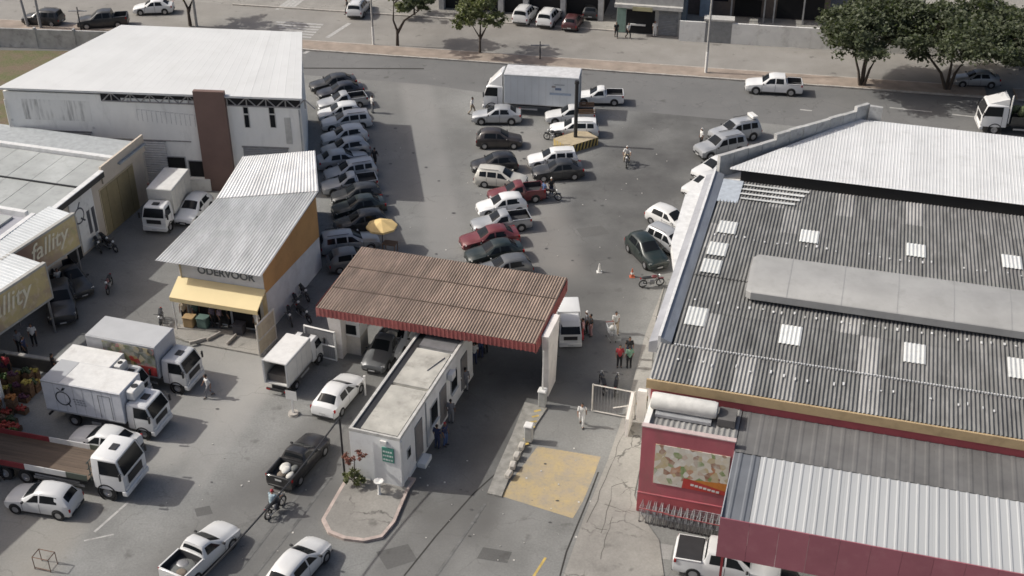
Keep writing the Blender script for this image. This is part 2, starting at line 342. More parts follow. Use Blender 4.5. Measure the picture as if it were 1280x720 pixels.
# ---------------------------------------------------------------- buildings
def sheets(parent, name, P00, P10, P11, P01, ncol, nrow, pitch, amp, mat, prof='sine', skip=None, gap=.004, over=.06, vmax=None):
    """corrugated sheets, ribs along P00->P01, each sheet its own object; vmax(u) may cut the far side"""
    P00, P10, P11, P01 = [Vector(q) for q in (P00, P10, P11, P01)]
    nrm = (P10 - P00).cross(P01 - P00).normalized()
    if nrm.z < 0: nrm = -nrm
    B = lambda u, v: (P00*(1-u) + P10*u)*(1-v) + (P01*(1-u) + P11*u)*v
    wid = ((P10 - P00).length + (P11 - P01).length)/2 / ncol; nr = max(1, round(wid / pitch))
    S = {'sine': [(0,0),(.2,.3),(.35,.8),(.5,1),(.65,.8),(.8,.3)], 'trap': [(0,0),(.3,0),(.42,1),(.58,1),(.70,0)], 'seam': [(0,0),(.86,0),(.89,1),(.95,1),(.98,0)]}[prof]
    dv = (P01 - P00).length
    for i in range(ncol):
        for j in range(nrow):
            if skip and skip(i, j): continue
            u0, u1 = i/ncol, (i+1)/ncol; v0, v1 = j/nrow - (over/dv if j else 0), (j+1)/nrow
            m = MB(); row0 = []; us = []
            for k in range(nr):
                for s, h in S: us.append(((k+s)/nr, h))
            us.append((1, 0)); jz = random.uniform(0, .006)
            for (s, h) in us:
                uu = u0 + (u1-u0)*s - (gap/wid/ncol if s == 1 else 0)
                va, vb = v0, v1
                if vmax: vb = min(vb, vmax(uu)); va = min(va, vb - .001)
                m.v.append(tuple(B(uu, va) + nrm*(h*amp + jz + .014))); m.v.append(tuple(B(uu, vb) + nrm*(h*amp + jz)))
            n = len(us)
            m.f = [(2*k, 2*k+2, 2*k+3, 2*k+1) for k in range(n-1)]
            mt = mat(i, j) if callable(mat) else mat
            m.build(name, mt, parent, smooth=50 if prof == 'sine' else None, fix=False)
# ---- market hall
mFibro = M('fibre_cement_old', (.165, .164, .158), .92, var=.35, scale=1.6, stretch=(1,.25,1), rnd=.10, dirt=(.32,.315,.30), dirt_amt=.5, dirt_scale=2.2)
mFibro2 = M('fibre_cement_pale', (.30, .296, .285), .92, var=.3, scale=1.6, stretch=(1,.25,1), rnd=.12, dirt=(.09,.088,.085), dirt_amt=.5, dirt_scale=2.0)
mSky = M('skylight_sheet', (.62, .63, .61), .5, var=.15, rnd=.10, dirt=(.36,.35,.31), dirt_amt=.6, dirt_scale=2.5)
mWhiteRoof = M('white_metal_roof', (.60, .605, .60), .55, .0, var=.08, scale=.4, rnd=.035, dirt=(.42,.42,.41), dirt_amt=.5)
mFlash = M('flashing_bluegrey', (.27, .29, .32), .5, .2, var=.2, scale=.8, stretch=(1,.3,1), dirt=(.13,.13,.14), dirt_amt=.5)
mParapet = M('weathered_parapet', (.40, .40, .39), .9, var=.25, scale=.9, dirt=(.14,.135,.13), dirt_amt=.7, dirt_scale=1.3)
mWhiteCap = M('white_cap', (.66, .66, .65), .7, var=.15, dirt=(.4,.4,.39), dirt_amt=.5)
mVent = M('vent_cowl_grey', (.30, .30, .293), .65, var=.14, scale=.5, dirt=(.22,.22,.21), dirt_amt=.5)
mRed = M('rose_red_paint', (.41, .11, .13), .75, var=.2, scale=.7, stretch=(1,1,.4), dirt=(.28,.13,.12), dirt_amt=.65, dirt_scale=.8)
mRedDark = M('brick_red_paint', (.40, .085, .095), .7, var=.15, scale=.8, dirt=(.22,.08,.08), dirt_amt=.4)
mRedPanel = M('faded_red_panel', (.31, .105, .13), .6, var=.1, scale=.6, rnd=.07, dirt=(.36,.18,.19), dirt_amt=.35)
mFascia = M('ochre_fascia', (.46, .34, .19), .7, var=.25, scale=1.2, dirt=(.30,.22,.13), dirt_amt=.6)
mk = empty('market_hall', (7.25, 53.51, 0), R(-16), 'large market hall with dark corrugated roof, grey ridge vent and red front', 'building')
wall = MB()
foot = [(0,0),(31,0),(31,34),(9.6,34),(0.2,24.6)]
wall.prism(foot, 0, 6.3); wall.build('wall', mWhiteWall, mk)
rf = MB().hexa([(0.66,-.05,6.32),(31,-.05,6.32),(31,9.9,6.32),(0.66,9.9,6.32)], [(0.66,-.05,6.42),(31,-.05,6.42),(31,9.9,7.05),(0.66,9.9,7.05)])
rf.hexa([(0.66,9.9,6.32),(31,9.9,6.32),(31,23.9,6.32),(0.66,23.9,6.32)], [(0.66,9.9,7.05),(31,9.9,7.05),(31,23.9,6.54),(0.66,23.9,6.54)])
roof = rf.build('roof', mDarkSteel, mk)
zf = lambda v: 6.46 + (v+.15)/10.05*.64 if v <= 9.9 else 7.10 - (v-9.9)/13.6*.50
pick = lambda i, j: mFibro2 if random.random() < .10 else mFibro
sheets(roof, 'roof_sheet', (0.0,-.2,zf(-.15)), (31,-.2,zf(-.15)), (31,2.95,zf(2.95)), (0.0,2.95,zf(2.95)), 29, 1, .215, .075, lambda i,j: mFibro2 if i < 1 or random.random()<.3 else mFibro)
sheets(roof, 'roof_sheet', (0.75,2.95,zf(2.95)+.02), (31,2.95,zf(2.95)+.02), (31,9.85,zf(9.85)), (0.75,9.85,zf(9.85)), 28, 2, .215, .075, pick)
sheets(roof, 'roof_sheet', (31,23.8,zf(23.8)), (0.75,23.8,zf(23.8)), (0.75,9.95,zf(9.95)), (31,9.95,zf(9.95)), 28, 4, .215, .075, pick)
lap = MB()
for k in range(200): lap.box(.8+k*.15, .8+k*.15+.09, 2.9, 2.97, zf(2.9)+.05, zf(2.9)+.155)
lap.build('sheet_lap_mortar', mWhiteCap, roof)
for u, v in ((6.9,16.75),(13.3,16.8),(18.85,16.95),(6.8,5.35),(13.35,5.4),(18.65,5.45),(1.85,16.5),(1.65,13.4),(1.6,11.1),(1.55,5.75)):
    L, W = (1.75, 1.15)
    a, b = v - L/2, v + L/2
    sheets(roof, 'skylight', (u-W/2,a,zf(a)+.085), (u+W/2,a,zf(a)+.085), (u+W/2,b,zf(b)+.085), (u-W/2,b,zf(b)+.085), 1, 1, .215, .04, mSky)
for k in range(4):
    a = 20.9 + k*.72; sheets(roof, 'white_patch_sheet', (2.1-.12*k,a,zf(a)+.12), (6.4-.25*(3-k),a,zf(a)+.12), (6.4-.25*(3-k),a+.36,zf(a+.36)+.12), (2.1-.12*k,a+.36,zf(a+.36)+.07), 1, 1, .3, .006, mSky)
for i in range(60):    # bolts, scraps and pale repairs on the sheets
    pass
sc = MB()
for k in range(46):
    u = 1.2 + k*.62 + random.uniform(-.1,.1)
    for v in (1.6, 7.2, 15.2):
        if random.random() < .8: vv = v + random.uniform(-.15,.15); sc.box(u, u+random.uniform(.05,.12), vv, vv+random.uniform(.08,.28), zf(vv)+.11, zf(vv)+.135)
sc.build('roof_bolt_caps', mWhiteCap, roof)
# ridge vent cowl
prof = [(7.8,7.30),(7.82,7.72),(7.9,7.78),(9.95,8.06),(11.8,8.0),(11.9,7.95),(11.93,7.4)]
vm = MB(); us = [3.95, 4.25, 31]; ofs = [.30, 0, 0]
for u, oo in zip(us, ofs):
    for v, z in prof: vm.v.append((u, v + (oo if v < 9.5 else (-oo if v > 10.5 else 0)), z - oo*.25))
n = len(prof)
for i in range(2):
    for k in range(n-1): vm.f.append((i*n+k, (i+1)*n+k, (i+1)*n+k+1, i*n+k+1))
vm.f.append(tuple(range(n))); vm.f.append(tuple(2*n+k for k in range(n))); vm.build('ridge_vent', mVent, mk, smooth=35)
vse = MB()
for k in range(9):
    for (v0, z0), (v1, z1) in zip(prof[1:], prof[2:-1]): vse.hexa([(6.2+k*3,v0,z0),(6.26+k*3,v0,z0),(6.26+k*3,v1,z1),(6.2+k*3,v1,z1)], [(6.2+k*3,v0,z0+.006),(6.26+k*3,v0,z0+.006),(6.26+k*3,v1,z1+.006),(6.2+k*3,v1,z1+.006)])
vse.build('vent_seam', mVent, mk)
sup = MB()
for k in range(14): sup.box(5+k*2, 5.06+k*2, 8.1, 8.2, 6.9, 7.7); sup.box(5+k*2, 5.06+k*2, 11.6, 11.7, 6.9, 7.7)
sup.build('vent_support', mDarkSteel, mk)
# west parapet: outer ledge, white cap, inner flashing and gutter
MB().hexa([(-.62,3.1,5.9),(-.12,3.1,5.9),(-.12,24.3,5.9),(-.62,24.3,5.9)], [(-.62,3.1,6.55),(-.12,3.1,6.75),(-.12,24.3,6.75),(-.62,24.3,6.55)]).build('parapet_ledge', M('lilac_grey_ledge', (.31,.315,.335), .8, var=.2, scale=.7, dirt=(.22,.22,.23), dirt_amt=.5), mk)
MB().box(-.12, .03, 3.0, 24.5, 6.31, 7.1).build('parapet', mWhiteCap, mk)
MB().hexa([(.032,3.0,6.31),(.62,3.0,6.31),(.62,24.2,6.31),(.032,24.2,6.31)], [(.032,3.0,7.02),(.62,3.0,6.80),(.62,24.2,6.80),(.032,24.2,7.02)]).build('parapet_flashing', mFlash, mk)
MB().hexa([(-1.35,14.5,5.8),(-.63,11.5,5.8),(-.63,24.2,5.8),(-1.55,21.0,5.8)], [(-1.35,14.5,6.5),(-.63,11.5,6.5),(-.63,24.2,6.5),(-1.55,21.0,6.5)]).build('wall_ledge', mWhiteCap, mk)
MB().box(.63, 2.0, 20.3, 23.6, 6.72, 6.78).build('gutter_sheet', M('pale_blue_sheet', (.42,.46,.50), .6, var=.2), mk)
# weathered diagonal parapet behind
dq = Vector((9.6-.2, 34-24.6, 0)); dl = dq.length; dq.normalize(); dn = Vector((-dq.y, dq.x, 0))
for i in range(11):
    a = Vector((.2, 24.6, 0)) + dq * (dl*i/11); b = Vector((.2, 24.6, 0)) + dq * (dl*(i+1)/11 - .03)
    h = 7.5 + (1.15 if i > 9 else .85 if i > 3 else .45) + i*.03 + random.uniform(-.04,.04)
    MB().hexa([a + Vector((0,0,6.31)), b + Vector((0,0,6.31)), b + dn*.3 + Vector((0,0,6.31)), a + dn*.3 + Vector((0,0,6.31))],
              [a + Vector((0,0,h)), b + Vector((0,0,h+.03)), b + dn*.3 + Vector((0,0,h+.03)), a + dn*.3 + Vector((0,0,h))]).build('parapet_block', mParapet, mk)
MB().hexa([(9.6,33.7,6.31),(10.5,33.7,6.31),(10.5,34,6.31),(9.6,34,6.31)], [(9.6,33.7,8.95),(10.5,33.7,8.9),(10.5,34,8.9),(9.6,34,8.95)]).build('parapet_block', mParapet, mk)
# raised white roof at the back
wr = MB().prism([(1.7,24.45),(31,24.45),(31,33.6),(9.8,33.6)], 6.31, 7.15).build('rear_roof', mDark, mk)
vcut = lambda u: min(1.0, max(.02, (u*30.1*(9.6/8.3) + .25) / 9.4))
sheets(wr, 'rear_roof_sheet', (.95,24.2,7.24), (31.05,24.2,7.24), (31.05,33.5,7.95), (.95,33.5,7.95), 28, 1, .21, .014, mWhiteRoof, 'trap', vmax=vcut)
# front: fascia, band, low roof, billboard wall
MB().box(-.1, 31, -.34, -.22, 5.95, 6.50).build('fascia', mFascia, mk)
MB().box(0.15, 31, -.20, -.02, 5.2, 5.94).build('front_band', mRedDark, mk)
lr = MB().box(.35, 5.0, -3.05, -.2, 5.05, 5.25).build('low_roof', mDarkSteel, mk)
sheets(lr, 'low_roof_sheet', (.4,-3.02,5.30), (5.0,-3.02,5.30), (5.0,-.2,5.42), (.4,-.2,5.42), 4, 1, .26, .06, lambda i,j: mFibro2)
bw = MB().box(.3, 5.0, -3.3, -3.06, 0, 5.70).build('billboard_wall', mRed, mk)
MB().box(.27, .55, -3.05, -.05, 0, 5.6).build('side_wall', mWhiteWall, mk)
MB().box(.28, 5.02, -3.36, -3.301, .1, 1.35).build('plinth', mRedDark, mk)
MB().box(.28, 5.02, -3.37, -3.302, 1.36, 1.42).build('rail', mRed, mk)
MB().box(.26, 5.04, -3.33, -3.03, 5.702, 5.76).build('coping', M('coping_pale', (.5,.4,.38), .8), mk)
# food poster: generic dishes
pm, t, bs = newmat('food_poster'); v = coords(t)
vo = N(t, 'ShaderNodeTexVoronoi'); vo.inputs['Scale'].default_value = 3.4; LK(t, v, vo.inputs['Vector'])
cr = N(t, 'ShaderNodeValToRGB'); cr.color_ramp.interpolation = 'CONSTANT'; els = cr.color_ramp.elements
stops = [(0,(.62,.58,.50)),(.2,(.50,.40,.22)),(.32,(.70,.68,.62)),(.5,(.16,.26,.07)),(.6,(.66,.60,.48)),(.74,(.28,.13,.08)),(.84,(.68,.64,.55)),(.93,(.45,.18,.08))]
els[0].color = (*stops[0][1],1); els[1].position = stops[1][0]; els[1].color = (*stops[1][1],1)
for p_, c_ in stops[2:]: e = els.new(p_); e.color = (*c_,1)
sx = N(t, 'ShaderNodeSeparateColor'); LK(t, vo.outputs['Color'], sx.inputs[0]); LK(t, sx.outputs[0], cr.inputs[0])
c = mixc(t, maprange(t, noise(t, v, 4, 6), .35, .65, 0, .55), cr.outputs[0], (.55,.48,.38)); c = mixc(t, maprange(t, noise(t, v, 1.1, 3), .54, .64, 0, .6), c, (.58,.55,.48))
LK(t, c, bs.inputs['Base Color']); bs.inputs['Roughness'].default_value = .5
po = MB().box(1.05, 4.85, -3.34, -3.303, 2.2, 4.75).build('poster', pm, mk)
pq = MB(); pq.add([(2.55,-3.345,2.2),(4.85,-3.345,2.2),(4.85,-3.345,2.95),(3.6,-3.345,2.82),(2.62,-3.345,2.86)], [(0,1,2,3,4)]).build('poster_swoosh', M('poster_red', (.45,.05,.04), .5), po)
pq = MB(); pq.add([(3.0,-3.35,2.83),(4.85,-3.35,2.45),(4.85,-3.35,2.98),(3.6,-3.35,2.9)], [(0,1,2,3)]).build('poster_swoosh', M('poster_orange', (.55,.20,.04), .5), po)
for k in range(7): MB().box(3.0+k*.22, 3.17+k*.22, -3.356, -3.352, 2.45-.03*k, 2.58-.03*k).build('poster_lettering', mWhitePaint, po)
# duct on the low roof
ac = empty('air_unit', (0,0,0)); ac.parent = mk; 
du = MB(); du.lathe([(.0,-1.75),(.42,-1.7),(.46,-1.5),(.46,1.5),(.42,1.7),(.0,1.75)], 14, 'x', (2.1,-1.35,6.0)); bpy.data.objects.remove(ac)
du.build('tarp_covered_duct', M('pale_tarp', (.62,.61,.57), .8, var=.15, scale=2, bmp=.3), mk, smooth=50)
MB().box(.7, 3.6, -2.0, -.9, 5.45, 5.62).build('duct_cradle', mGalv, mk)
MB().box(3.9, 4.8, -1.9, -.8, 5.45, 5.9).build('roof_hatch', M('hatch_grey', (.12,.115,.11), .8), mk)
# front canopy: pale standing-seam sheets, darker band along the back and left, red panels along the edge
MB().box(5.02, 31, -8.3, -.22, 4.86, 4.94).build('canopy_deck', mDarkSteel, mk)
cd = [o for o in mk.children if o.name.startswith('canopy_deck')][0]
mPale = M('pale_standing_seam', (.40, .41, .41), .6, .0, var=.08, scale=.5, stretch=(1,.2,1), rnd=.04)
mDarkGrey = M('dark_grey_sheet', (.135, .133, .13), .8, var=.25, scale=.6, rnd=.06)
zc = lambda v: 5.0 + (v+8.3)/8.1*.42
sheets(cd, 'canopy_sheet', (6.35,-8.25,zc(-8.25)), (31,-8.25,zc(-8.25)), (31,-3.5,zc(-3.5)), (6.35,-3.5,zc(-3.5)), 18, 1, .46, .026, mPale, 'trap')
sheets(cd, 'canopy_sheet', (5.05,-3.48,zc(-3.48)), (31,-3.48,zc(-3.48)), (31,-.22,zc(-.22)), (5.05,-.22,zc(-.22)), 19, 1, .68, .018, mDarkGrey, 'trap')
sheets(cd, 'canopy_sheet', (5.05,-8.25,zc(-8.25)-.02), (6.33,-8.25,zc(-8.25)-.02), (6.33,-3.5,zc(-3.5)-.02), (5.05,-3.5,zc(-3.5)-.02), 1, 1, .64, .04, M('dark_blue_sheet', (.13,.14,.155), .7, var=.2, scale=.5), 'trap')
for k in range(19):
    a = 5.0 + k*1.38
    MB().hexa([(a+.006,-8.42,2.75),(a+1.374,-8.42,2.75),(a+1.374,-8.36,2.75),(a+.006,-8.36,2.75)], [(a+.006,-8.36,5.12),(a+1.374,-8.36,5.12),(a+1.374,-8.30,5.12),(a+.006,-8.30,5.12)]).build('edge_panel', mRedPanel, cd)
for k in range(6): MB().box(5.25+k*5, 5.37+k*5, -8.2, -8.08, 0, 4.85).build('canopy_post', M('red_post', (.25,.03,.035), .6), mk)
MB().box(5.0, 5.05, -8.3, -.22, 4.95, 5.15).build('canopy_trim', mGalv, mk)
# ---- gate canopy
mTile = M('brown_corrugated', (.285, .215, .17), .9, var=.4, scale=1.8, stretch=(1,.3,1), rnd=.10, dirt=(.13,.095,.075), dirt_amt=.75, dirt_scale=.9)
mGateRed = M('gate_red', (.36, .11, .10), .75, var=.25, scale=2.0, dirt=(.30,.17,.14), dirt_amt=.6)
gc = empty('gate_canopy', (-4.2, 65.0, 0), R(-16.5), 'brown corrugated entrance gate canopy with red fluted edge on tapered white columns', 'canopy')
gw, gd = 6.9, 3.65
gr = MB().box(-gw+.1, gw-.1, -gd+.1, gd-.1, 4.05, 4.28).build('roof', mDarkSteel, gc)
sheets(gr, 'roof_sheet', (-gw,-gd,4.38), (gw,-gd,4.38), (gw,gd,4.62), (-gw,gd,4.62), 13, 3, .19, .06, mTile)
def flutes(p, q, z0, z1, pitch, name):
    p = Vector(p); q = Vector(q); L = (q-p).length; d = (q-p)/L; nn = Vector((d.y, -d.x, 0)); k = int(L/pitch); m = MB(); pts = []
    for i in range(k): pts += [(i*pitch, 0), (i*pitch+pitch*.55, 0), (i*pitch+pitch*.6, .04), (i*pitch+pitch*.95, .04)]
    for s, h in pts:
        a = p + d*s + nn*(h+.02); m.v += [(a.x,a.y,z0), (a.x,a.y,z1)]
    m.f = [(2*i, 2*i+2, 2*i+3, 2*i+1) for i in range(len(pts)-1)]
    base = len(m.v); m.box(0,0,0,0,0,0)
    m.v = m.v[:base]; m.f = m.f[:-6]
    return m.build(name, mGateRed, gc, fix=False)
flutes((-gw,-gd,0), (gw,-gd,0), 3.86, 4.44, .265, 'edge_fluting'); flutes((gw,-gd,0), (gw,gd,0), 3.78, 4.55, .265, 'edge_fluting')
flutes((gw,gd,0), (-gw,gd,0), 3.85, 4.6, .265, 'edge_fluting'); flutes((-gw,gd,0), (-gw,-gd,0), 3.78, 4.5, .265, 'edge_fluting')
MB().box(-gw, gw, -gd, -gd+.03, 3.88, 4.36).build('edge_backing', mGateRed, gc); MB().box(gw-.03, gw, -gd, gd, 3.74, 4.36).build('edge_backing', mGateRed, gc)
MB().box(-gw, -gw+.03, -gd, gd, 3.74, 4.36).build('edge_backing', mGateRed, gc)
def tocan(q): r = q - Vector((-4.2,65,0)); c, s = math.cos(R(16.5)), math.sin(R(16.5)); return Vector((r.x*c - r.y*s, r.x*s + r.y*c, 0))
mCol = M('cream_white_column', (.70,.66,.62), .8, var=.12, scale=.8, dirt=(.34,.30,.27), dirt_amt=.5)
cr_ = tocan(Vector((2.55,60.6,0))); clf = tocan(G(427,444))
MB().hexa([(7.12,-2.55,0),(7.42,-2.55,0),(7.42,-.9,0),(7.12,-.9,0)], [(7.0,-2.75,4.4),(7.42,-2.75,4.4),(7.42,-.2,4.4),(7.0,-.2,4.4)]).build('column', mCol, gc)
for y in (-2.6, -.4): MB().box(6.85, 7.1, y, y+.15, 4.1, 4.3).build('column_bracket', mCol, gc)
for c0, s in ((clf, -1),):
    x, y = c0.x, c0.y
    wt, wb = (.45, .24)
    MB().hexa([(x-wb,y-.35,0),(x+wb,y-.35,0),(x+wb,y+.45,0),(x-wb,y+.45,0)], [(x-wt*(1.5 if s<0 else .8),y-.5,4.04 if s<0 else 4.6),(x+wt*.8,y-.5,4.04 if s<0 else 4.6),(x+wt*.8,y+.8,4.04 if s<0 else 4.6),(x-wt*(1.5 if s<0 else .8),y+.8,4.04 if s<0 else 4.6)]).build('column', mCol, gc)
for y in (-2.5, 2.5): MB().box(-gw+.15, gw-.15, y-.09, y+.09, 3.85, 4.049).build('beam', mDarkSteel, gc)
MB().box(1.9, 2.2, 2.2, 2.7, 0, 3.84).build('column', mCol, gc)
lapm = MB()
for k in (1, 2):
    yk = -gd + 2*gd*k/3; lapm.box(-gw+.1, gw-.1, yk-.09, yk-.05, 4.38+.24*k/3+.03, 4.38+.24*k/3+.085)
lapm.build('sheet_lap', M('lap_dirt', (.10,.075,.06), .95), gr)
# ---- gatehouse
gh = empty('gatehouse', (-5.96, 52.0, 0), R(-18.5), 'long narrow white gatehouse with flat beige roof and small green sign', 'gatehouse')
mGH = M('gatehouse_white', (.72,.72,.70), .85, var=.1, scale=.6, dirt=(.42,.40,.38), dirt_amt=.5, dirt_scale=.9)
W_, L_, H_ = 2.95, 11.2, 3.55
MB().prism([(-W_,.02),(0,.02),(0,L_),(-W_,L_)], .16, H_-.25).build('wall', mGH, gh)
MB().prism([(-W_-.02,0),(.02,0),(.02,L_+.02),(-W_-.02,L_+.02)], 0, .157).build('base_course', mGH, gh)
for a in ((-.16,.0,.015,L_), (-W_,-W_+.16,.015,L_), (-W_+.162,-.162,.015,.13), (-W_+.162,-.162,L_-.13,L_)): MB().box(*a, H_-.249, H_-.06).build('parapet', M('grimy_parapet', (.50,.49,.46), .9, var=.25, dirt=(.25,.24,.22), dirt_amt=.7), gh)
mBeige = M('beige_roof_membrane', (.43,.415,.37), .9, var=.25, scale=.9, dirt=(.20,.19,.165), dirt_amt=.8, dirt_scale=.8, bmp=.2)
MB().box(-W_+.62, -.20, .2, 4.35, H_-.24, H_-.06).build('roof_panel', mBeige, gh)
MB().box(-W_+.62, -.20, 4.6, 8.2, H_-.24, H_-.04).build('roof_panel', mBeige, gh)
MB().box(-W_+.62, -.20, 8.5, L_-.2, H_-.24, H_-.05).build('roof_panel', mSteel, gh)
MB().box(-W_+.17, -W_+.58, .2, L_-.2, H_-.245, H_-.15).build('roof_gutter', mDarkSteel, gh)
for i, (u, v) in enumerate(((-.9,6.2),)): MB().bar((u,v,H_-.02), (u+.5,v+1.5,H_), .05).build('roof_pipe', mSteel, gh)
for (v, w2, z0, z1) in ((.9,.35,1.5,2.0), (2.05,.9,.45,2.7), (4.3,.95,1.2,2.4), (5.75,.9,.3,2.5), (7.5,.9,1.2,2.4), (9.2,.9,.3,2.5)):
    f = MB().box(.004, .05, v-.06, v+w2+.06, z0-.06, z1+.06).build('window' if z0 > .6 else 'door', mGalv if z0 > .6 else mSteel, gh)
    MB().box(.051, .058, v, v+w2, z0, z1).build('pane', mGlass if z0 > .6 else M('door_grey', (.19,.18,.175), .7), f)
s1 = MB().box(-1.05, -.38, -.045, .018, 1.75, 2.7).build('green_sign', M('sign_green', (.06,.22,.17), .6), gh)
for r_ in range(3):
    z = 2.44 - r_*.27; x = -1.0
    while x < -.45:
        wl = random.uniform(.05,.14); MB().box(x, min(x+wl,-.42), -.05, -.046, z-.05, z+.06).build('sign_lettering', M('sign_pale', (.55,.62,.58), .6), s1); x += wl + .03
MB().box(-1.1, -.75, -.10, .016, 2.95, 3.15).build('wall_lamp', mWhitePaint, gh)
MB().box(.0, .06, .04, .2, .2, 3.2).build('corner_trim', mWhitePaint, gh)
MB().box(.06, .55, 2.0, 2.95, 0, .3).build('door_step', mGH, gh)
for (v, w2, z0) in ((4.3,.95,1.2), (7.5,.9,1.2)): MB().box(.05, .16, v-.1, v+w2+.1, z0-.12, z0-.062).build('window_sill', mGH, gh)
MB().tube([(.04,3.6,.2),(.04,3.6,3.3)], .035, 6).build('downpipe', mGalv, gh)
bevel_box(.02,.35,6.9,7.5,2.55,3.0,.03,1).build('air_conditioner', mWhitePaint, gh)
def PW(root, x, y, v=0.0):
    """photo pixel -> (u, z) on the vertical plane local-y = v of a building"""
    a = root.rotation_euler.z; e1 = Vector((math.cos(a), math.sin(a), 0)); e2 = Vector((-e1.y, e1.x, 0)); o = Vector(root.location) + e2 * v
    C = Vector((0,0,CAMH)); dv = G(x, y, 0) - C; t = (o - C).dot(e2) / dv.dot(e2); p = C + dv * t
    return (p - o).dot(e1), p.z
def PU(root, x, y, u=0.0):
    """photo pixel -> (v, z) on the vertical plane local-x = u"""
    a = root.rotation_euler.z; e1 = Vector((math.cos(a), math.sin(a), 0)); e2 = Vector((-e1.y, e1.x, 0)); o = Vector(root.location) + e1 * u
    C = Vector((0,0,CAMH)); dv = G(x, y, 0) - C; t = (o - C).dot(e1) / dv.dot(e1); p = C + dv * t
    return (p - o).dot(e2), p.z
def shutter(name, root, x0, x1, z0, z1, mat, v=-.04, pitch=.16):
    f = MB().box(x0-.08, x1+.08, v-.03, -.002, z1, z1+.12).build(name, mSteel, root)
    m = MB(); n = int((z1-z0)/pitch)
    for k in range(n):
        z = z0 + k*(z1-z0)/n; h = (z1-z0)/n; m.quad((x0,v,z),(x1,v,z),(x1,v-.05,z+h*.5),(x0,v-.05,z+h*.5)); m.quad((x0,v-.05,z+h*.5),(x1,v-.05,z+h*.5),(x1,v,z+h*.98),(x0,v,z+h*.98))
    m.build('shutter_slats', mat, f, fix=False); return f
# ---- white warehouse
wh = empty('warehouse', (-15.8, 87.1, 0), R(-5.2), 'big white-roofed warehouse with brown pillar and streaked white front wall', 'building')
bk = lambda x, y: (lambda r: (r.x*math.cos(R(5.2)) - r.y*math.sin(R(5.2)), r.x*math.sin(R(5.2)) + r.y*math.cos(R(5.2))))(G(x, y, 8) - Vector((-15.8,87.1,8)))
wfoot = [(-23.3,0), (-.15,0), (bk(377,40)[0]-.1, bk(377,40)[1]-.2), (bk(150,31)[0]+.2, bk(150,31)[1]-.2)]
MB().prism(wfoot, 0, 7.1).build('wall', mWallStreak, wh); MB().box(-23.3, -15.62, .0, .24, 7.101, 7.62).build('upper_wall', mWallStreak, wh)
ins = [(-23.1,.25), (-.4,.25), (wfoot[2][0]-.3, wfoot[2][1]-.3), (wfoot[3][0]+.3, wfoot[3][1]-.3)]
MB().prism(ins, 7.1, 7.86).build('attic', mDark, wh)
mWhRoof = M('white_membrane_roof', (.60,.605,.595), .6, var=.05, scale=.3, rnd=.02, dirt=(.50,.50,.48), dirt_amt=.4, dirt_scale=.5)
wr2 = MB().prism([(-23.5,-.3), (.12,-.3), (wfoot[2][0]+.15, wfoot[2][1]+.2), (wfoot[3][0]-.1, wfoot[3][1]+.2)], 7.87, 7.98).build('roof', mWhRoof, wh)
A0, A1, A2, A3 = [Vector((*q, 8.0)) for q in ((-23.5,-.3), (.12,-.3), (wfoot[2][0]+.15, wfoot[2][1]+.2), (wfoot[3][0]-.1, wfoot[3][1]+.2))]
sheets(wr2, 'roof_sheet', A0, A1, A2, A3, 18, 1, .65, .004, mWhRoof, 'seam')
# open truss between wall and roof
tb = MB(); u = -15.5
while u < -.3:
    for a, b in (((u,-.05,7.12),(u+.75,-.05,7.84)), ((u+.75,-.05,7.84),(u+1.5,-.05,7.12)), ((u+.75,-.05,7.12),(u+.75,-.05,7.84))): tb.bar(a, b, .07)
    u += 1.5
tb.bar((-15.5,-.05,7.15), (-.2,-.05,7.15), .08); tb.build('truss', M('truss_grey', (.30,.29,.28), .6), wh)
MB().box(-15.6, -.2, -.004, .249, 7.102, 7.85).build('truss_backing', mDark, wh)
u0, z0 = PW(wh, 249, 150); u1, z1 = PW(wh, 287, 150)
MB().box(u0-.08, u1-.08, -.40, -.003, 0, 8.35).build('pillar', M('brown_cladding', (.165,.105,.088), .75, var=.12, scale=.8), wh)
mShut = M('grey_shutter', (.27,.275,.28), .6, .2, var=.12, rnd=.1)
for x0, x1, y0, y1 in ((37,114,163,235), (304,360,184,240)):
    a, zt = PW(wh, x0, y0); b, _ = PW(wh, x1, y0+4); shutter('roller_shutter', wh, a, b, .05, zt, mShut)
a, zt = PW(wh, 178, 176); b, _ = PW(wh, 205, 190); shutter('roller_shutter', wh, a, b+.2, .05, zt, M('pale_shutter', (.50,.50,.50), .6), pitch=.2)
for x0, x1, y0, y1 in ((208,233,196,212), (236,260,201,228)):
    a, zt = PW(wh, x0, y0); b, zb = PW(wh, x1, y1); f = MB().box(a-.08, b+.08, -.04, -.003, max(0,zb-.1), zt+.08).build('loading_opening', mGalv, wh)
    MB().box(a, b, -.05, -.041, max(.02,zb), zt).build('dark_opening', mDark, f)
a, zt = PW(wh, 240, 229); b, _ = PW(wh, 266, 231); MB().box(a, b, -.5, -.003, 0, 1.0).build('dock_step', mWhiteWall, wh)
for x0, x1 in ((304,312.5), (336,345)):
    a, zt = PW(wh, x0, 134); b, zb = PW(wh, x1, 159)
    f = MB().box(a-.05, b+.05, -.035, -.003, zb-.05, zt+.05).build('window', M('window_frame_pale', (.5,.49,.46), .6), wh)
    zm = zb + (zt-zb)*.66
    MB().box(a, b, -.042, -.036, zb, zm-.06).build('pane', mGlass, f); MB().box(a, b, -.042, -.036, zm+.06, zt).build('pane', mGlass, f)
a, zt = PW(wh, 355, 147); b, zb = PW(wh, 366, 180); MB().box(a, b, -.03, -.003, zb, zt).build('bricked_window', M('patch_grey', (.47,.465,.44), .9), wh)
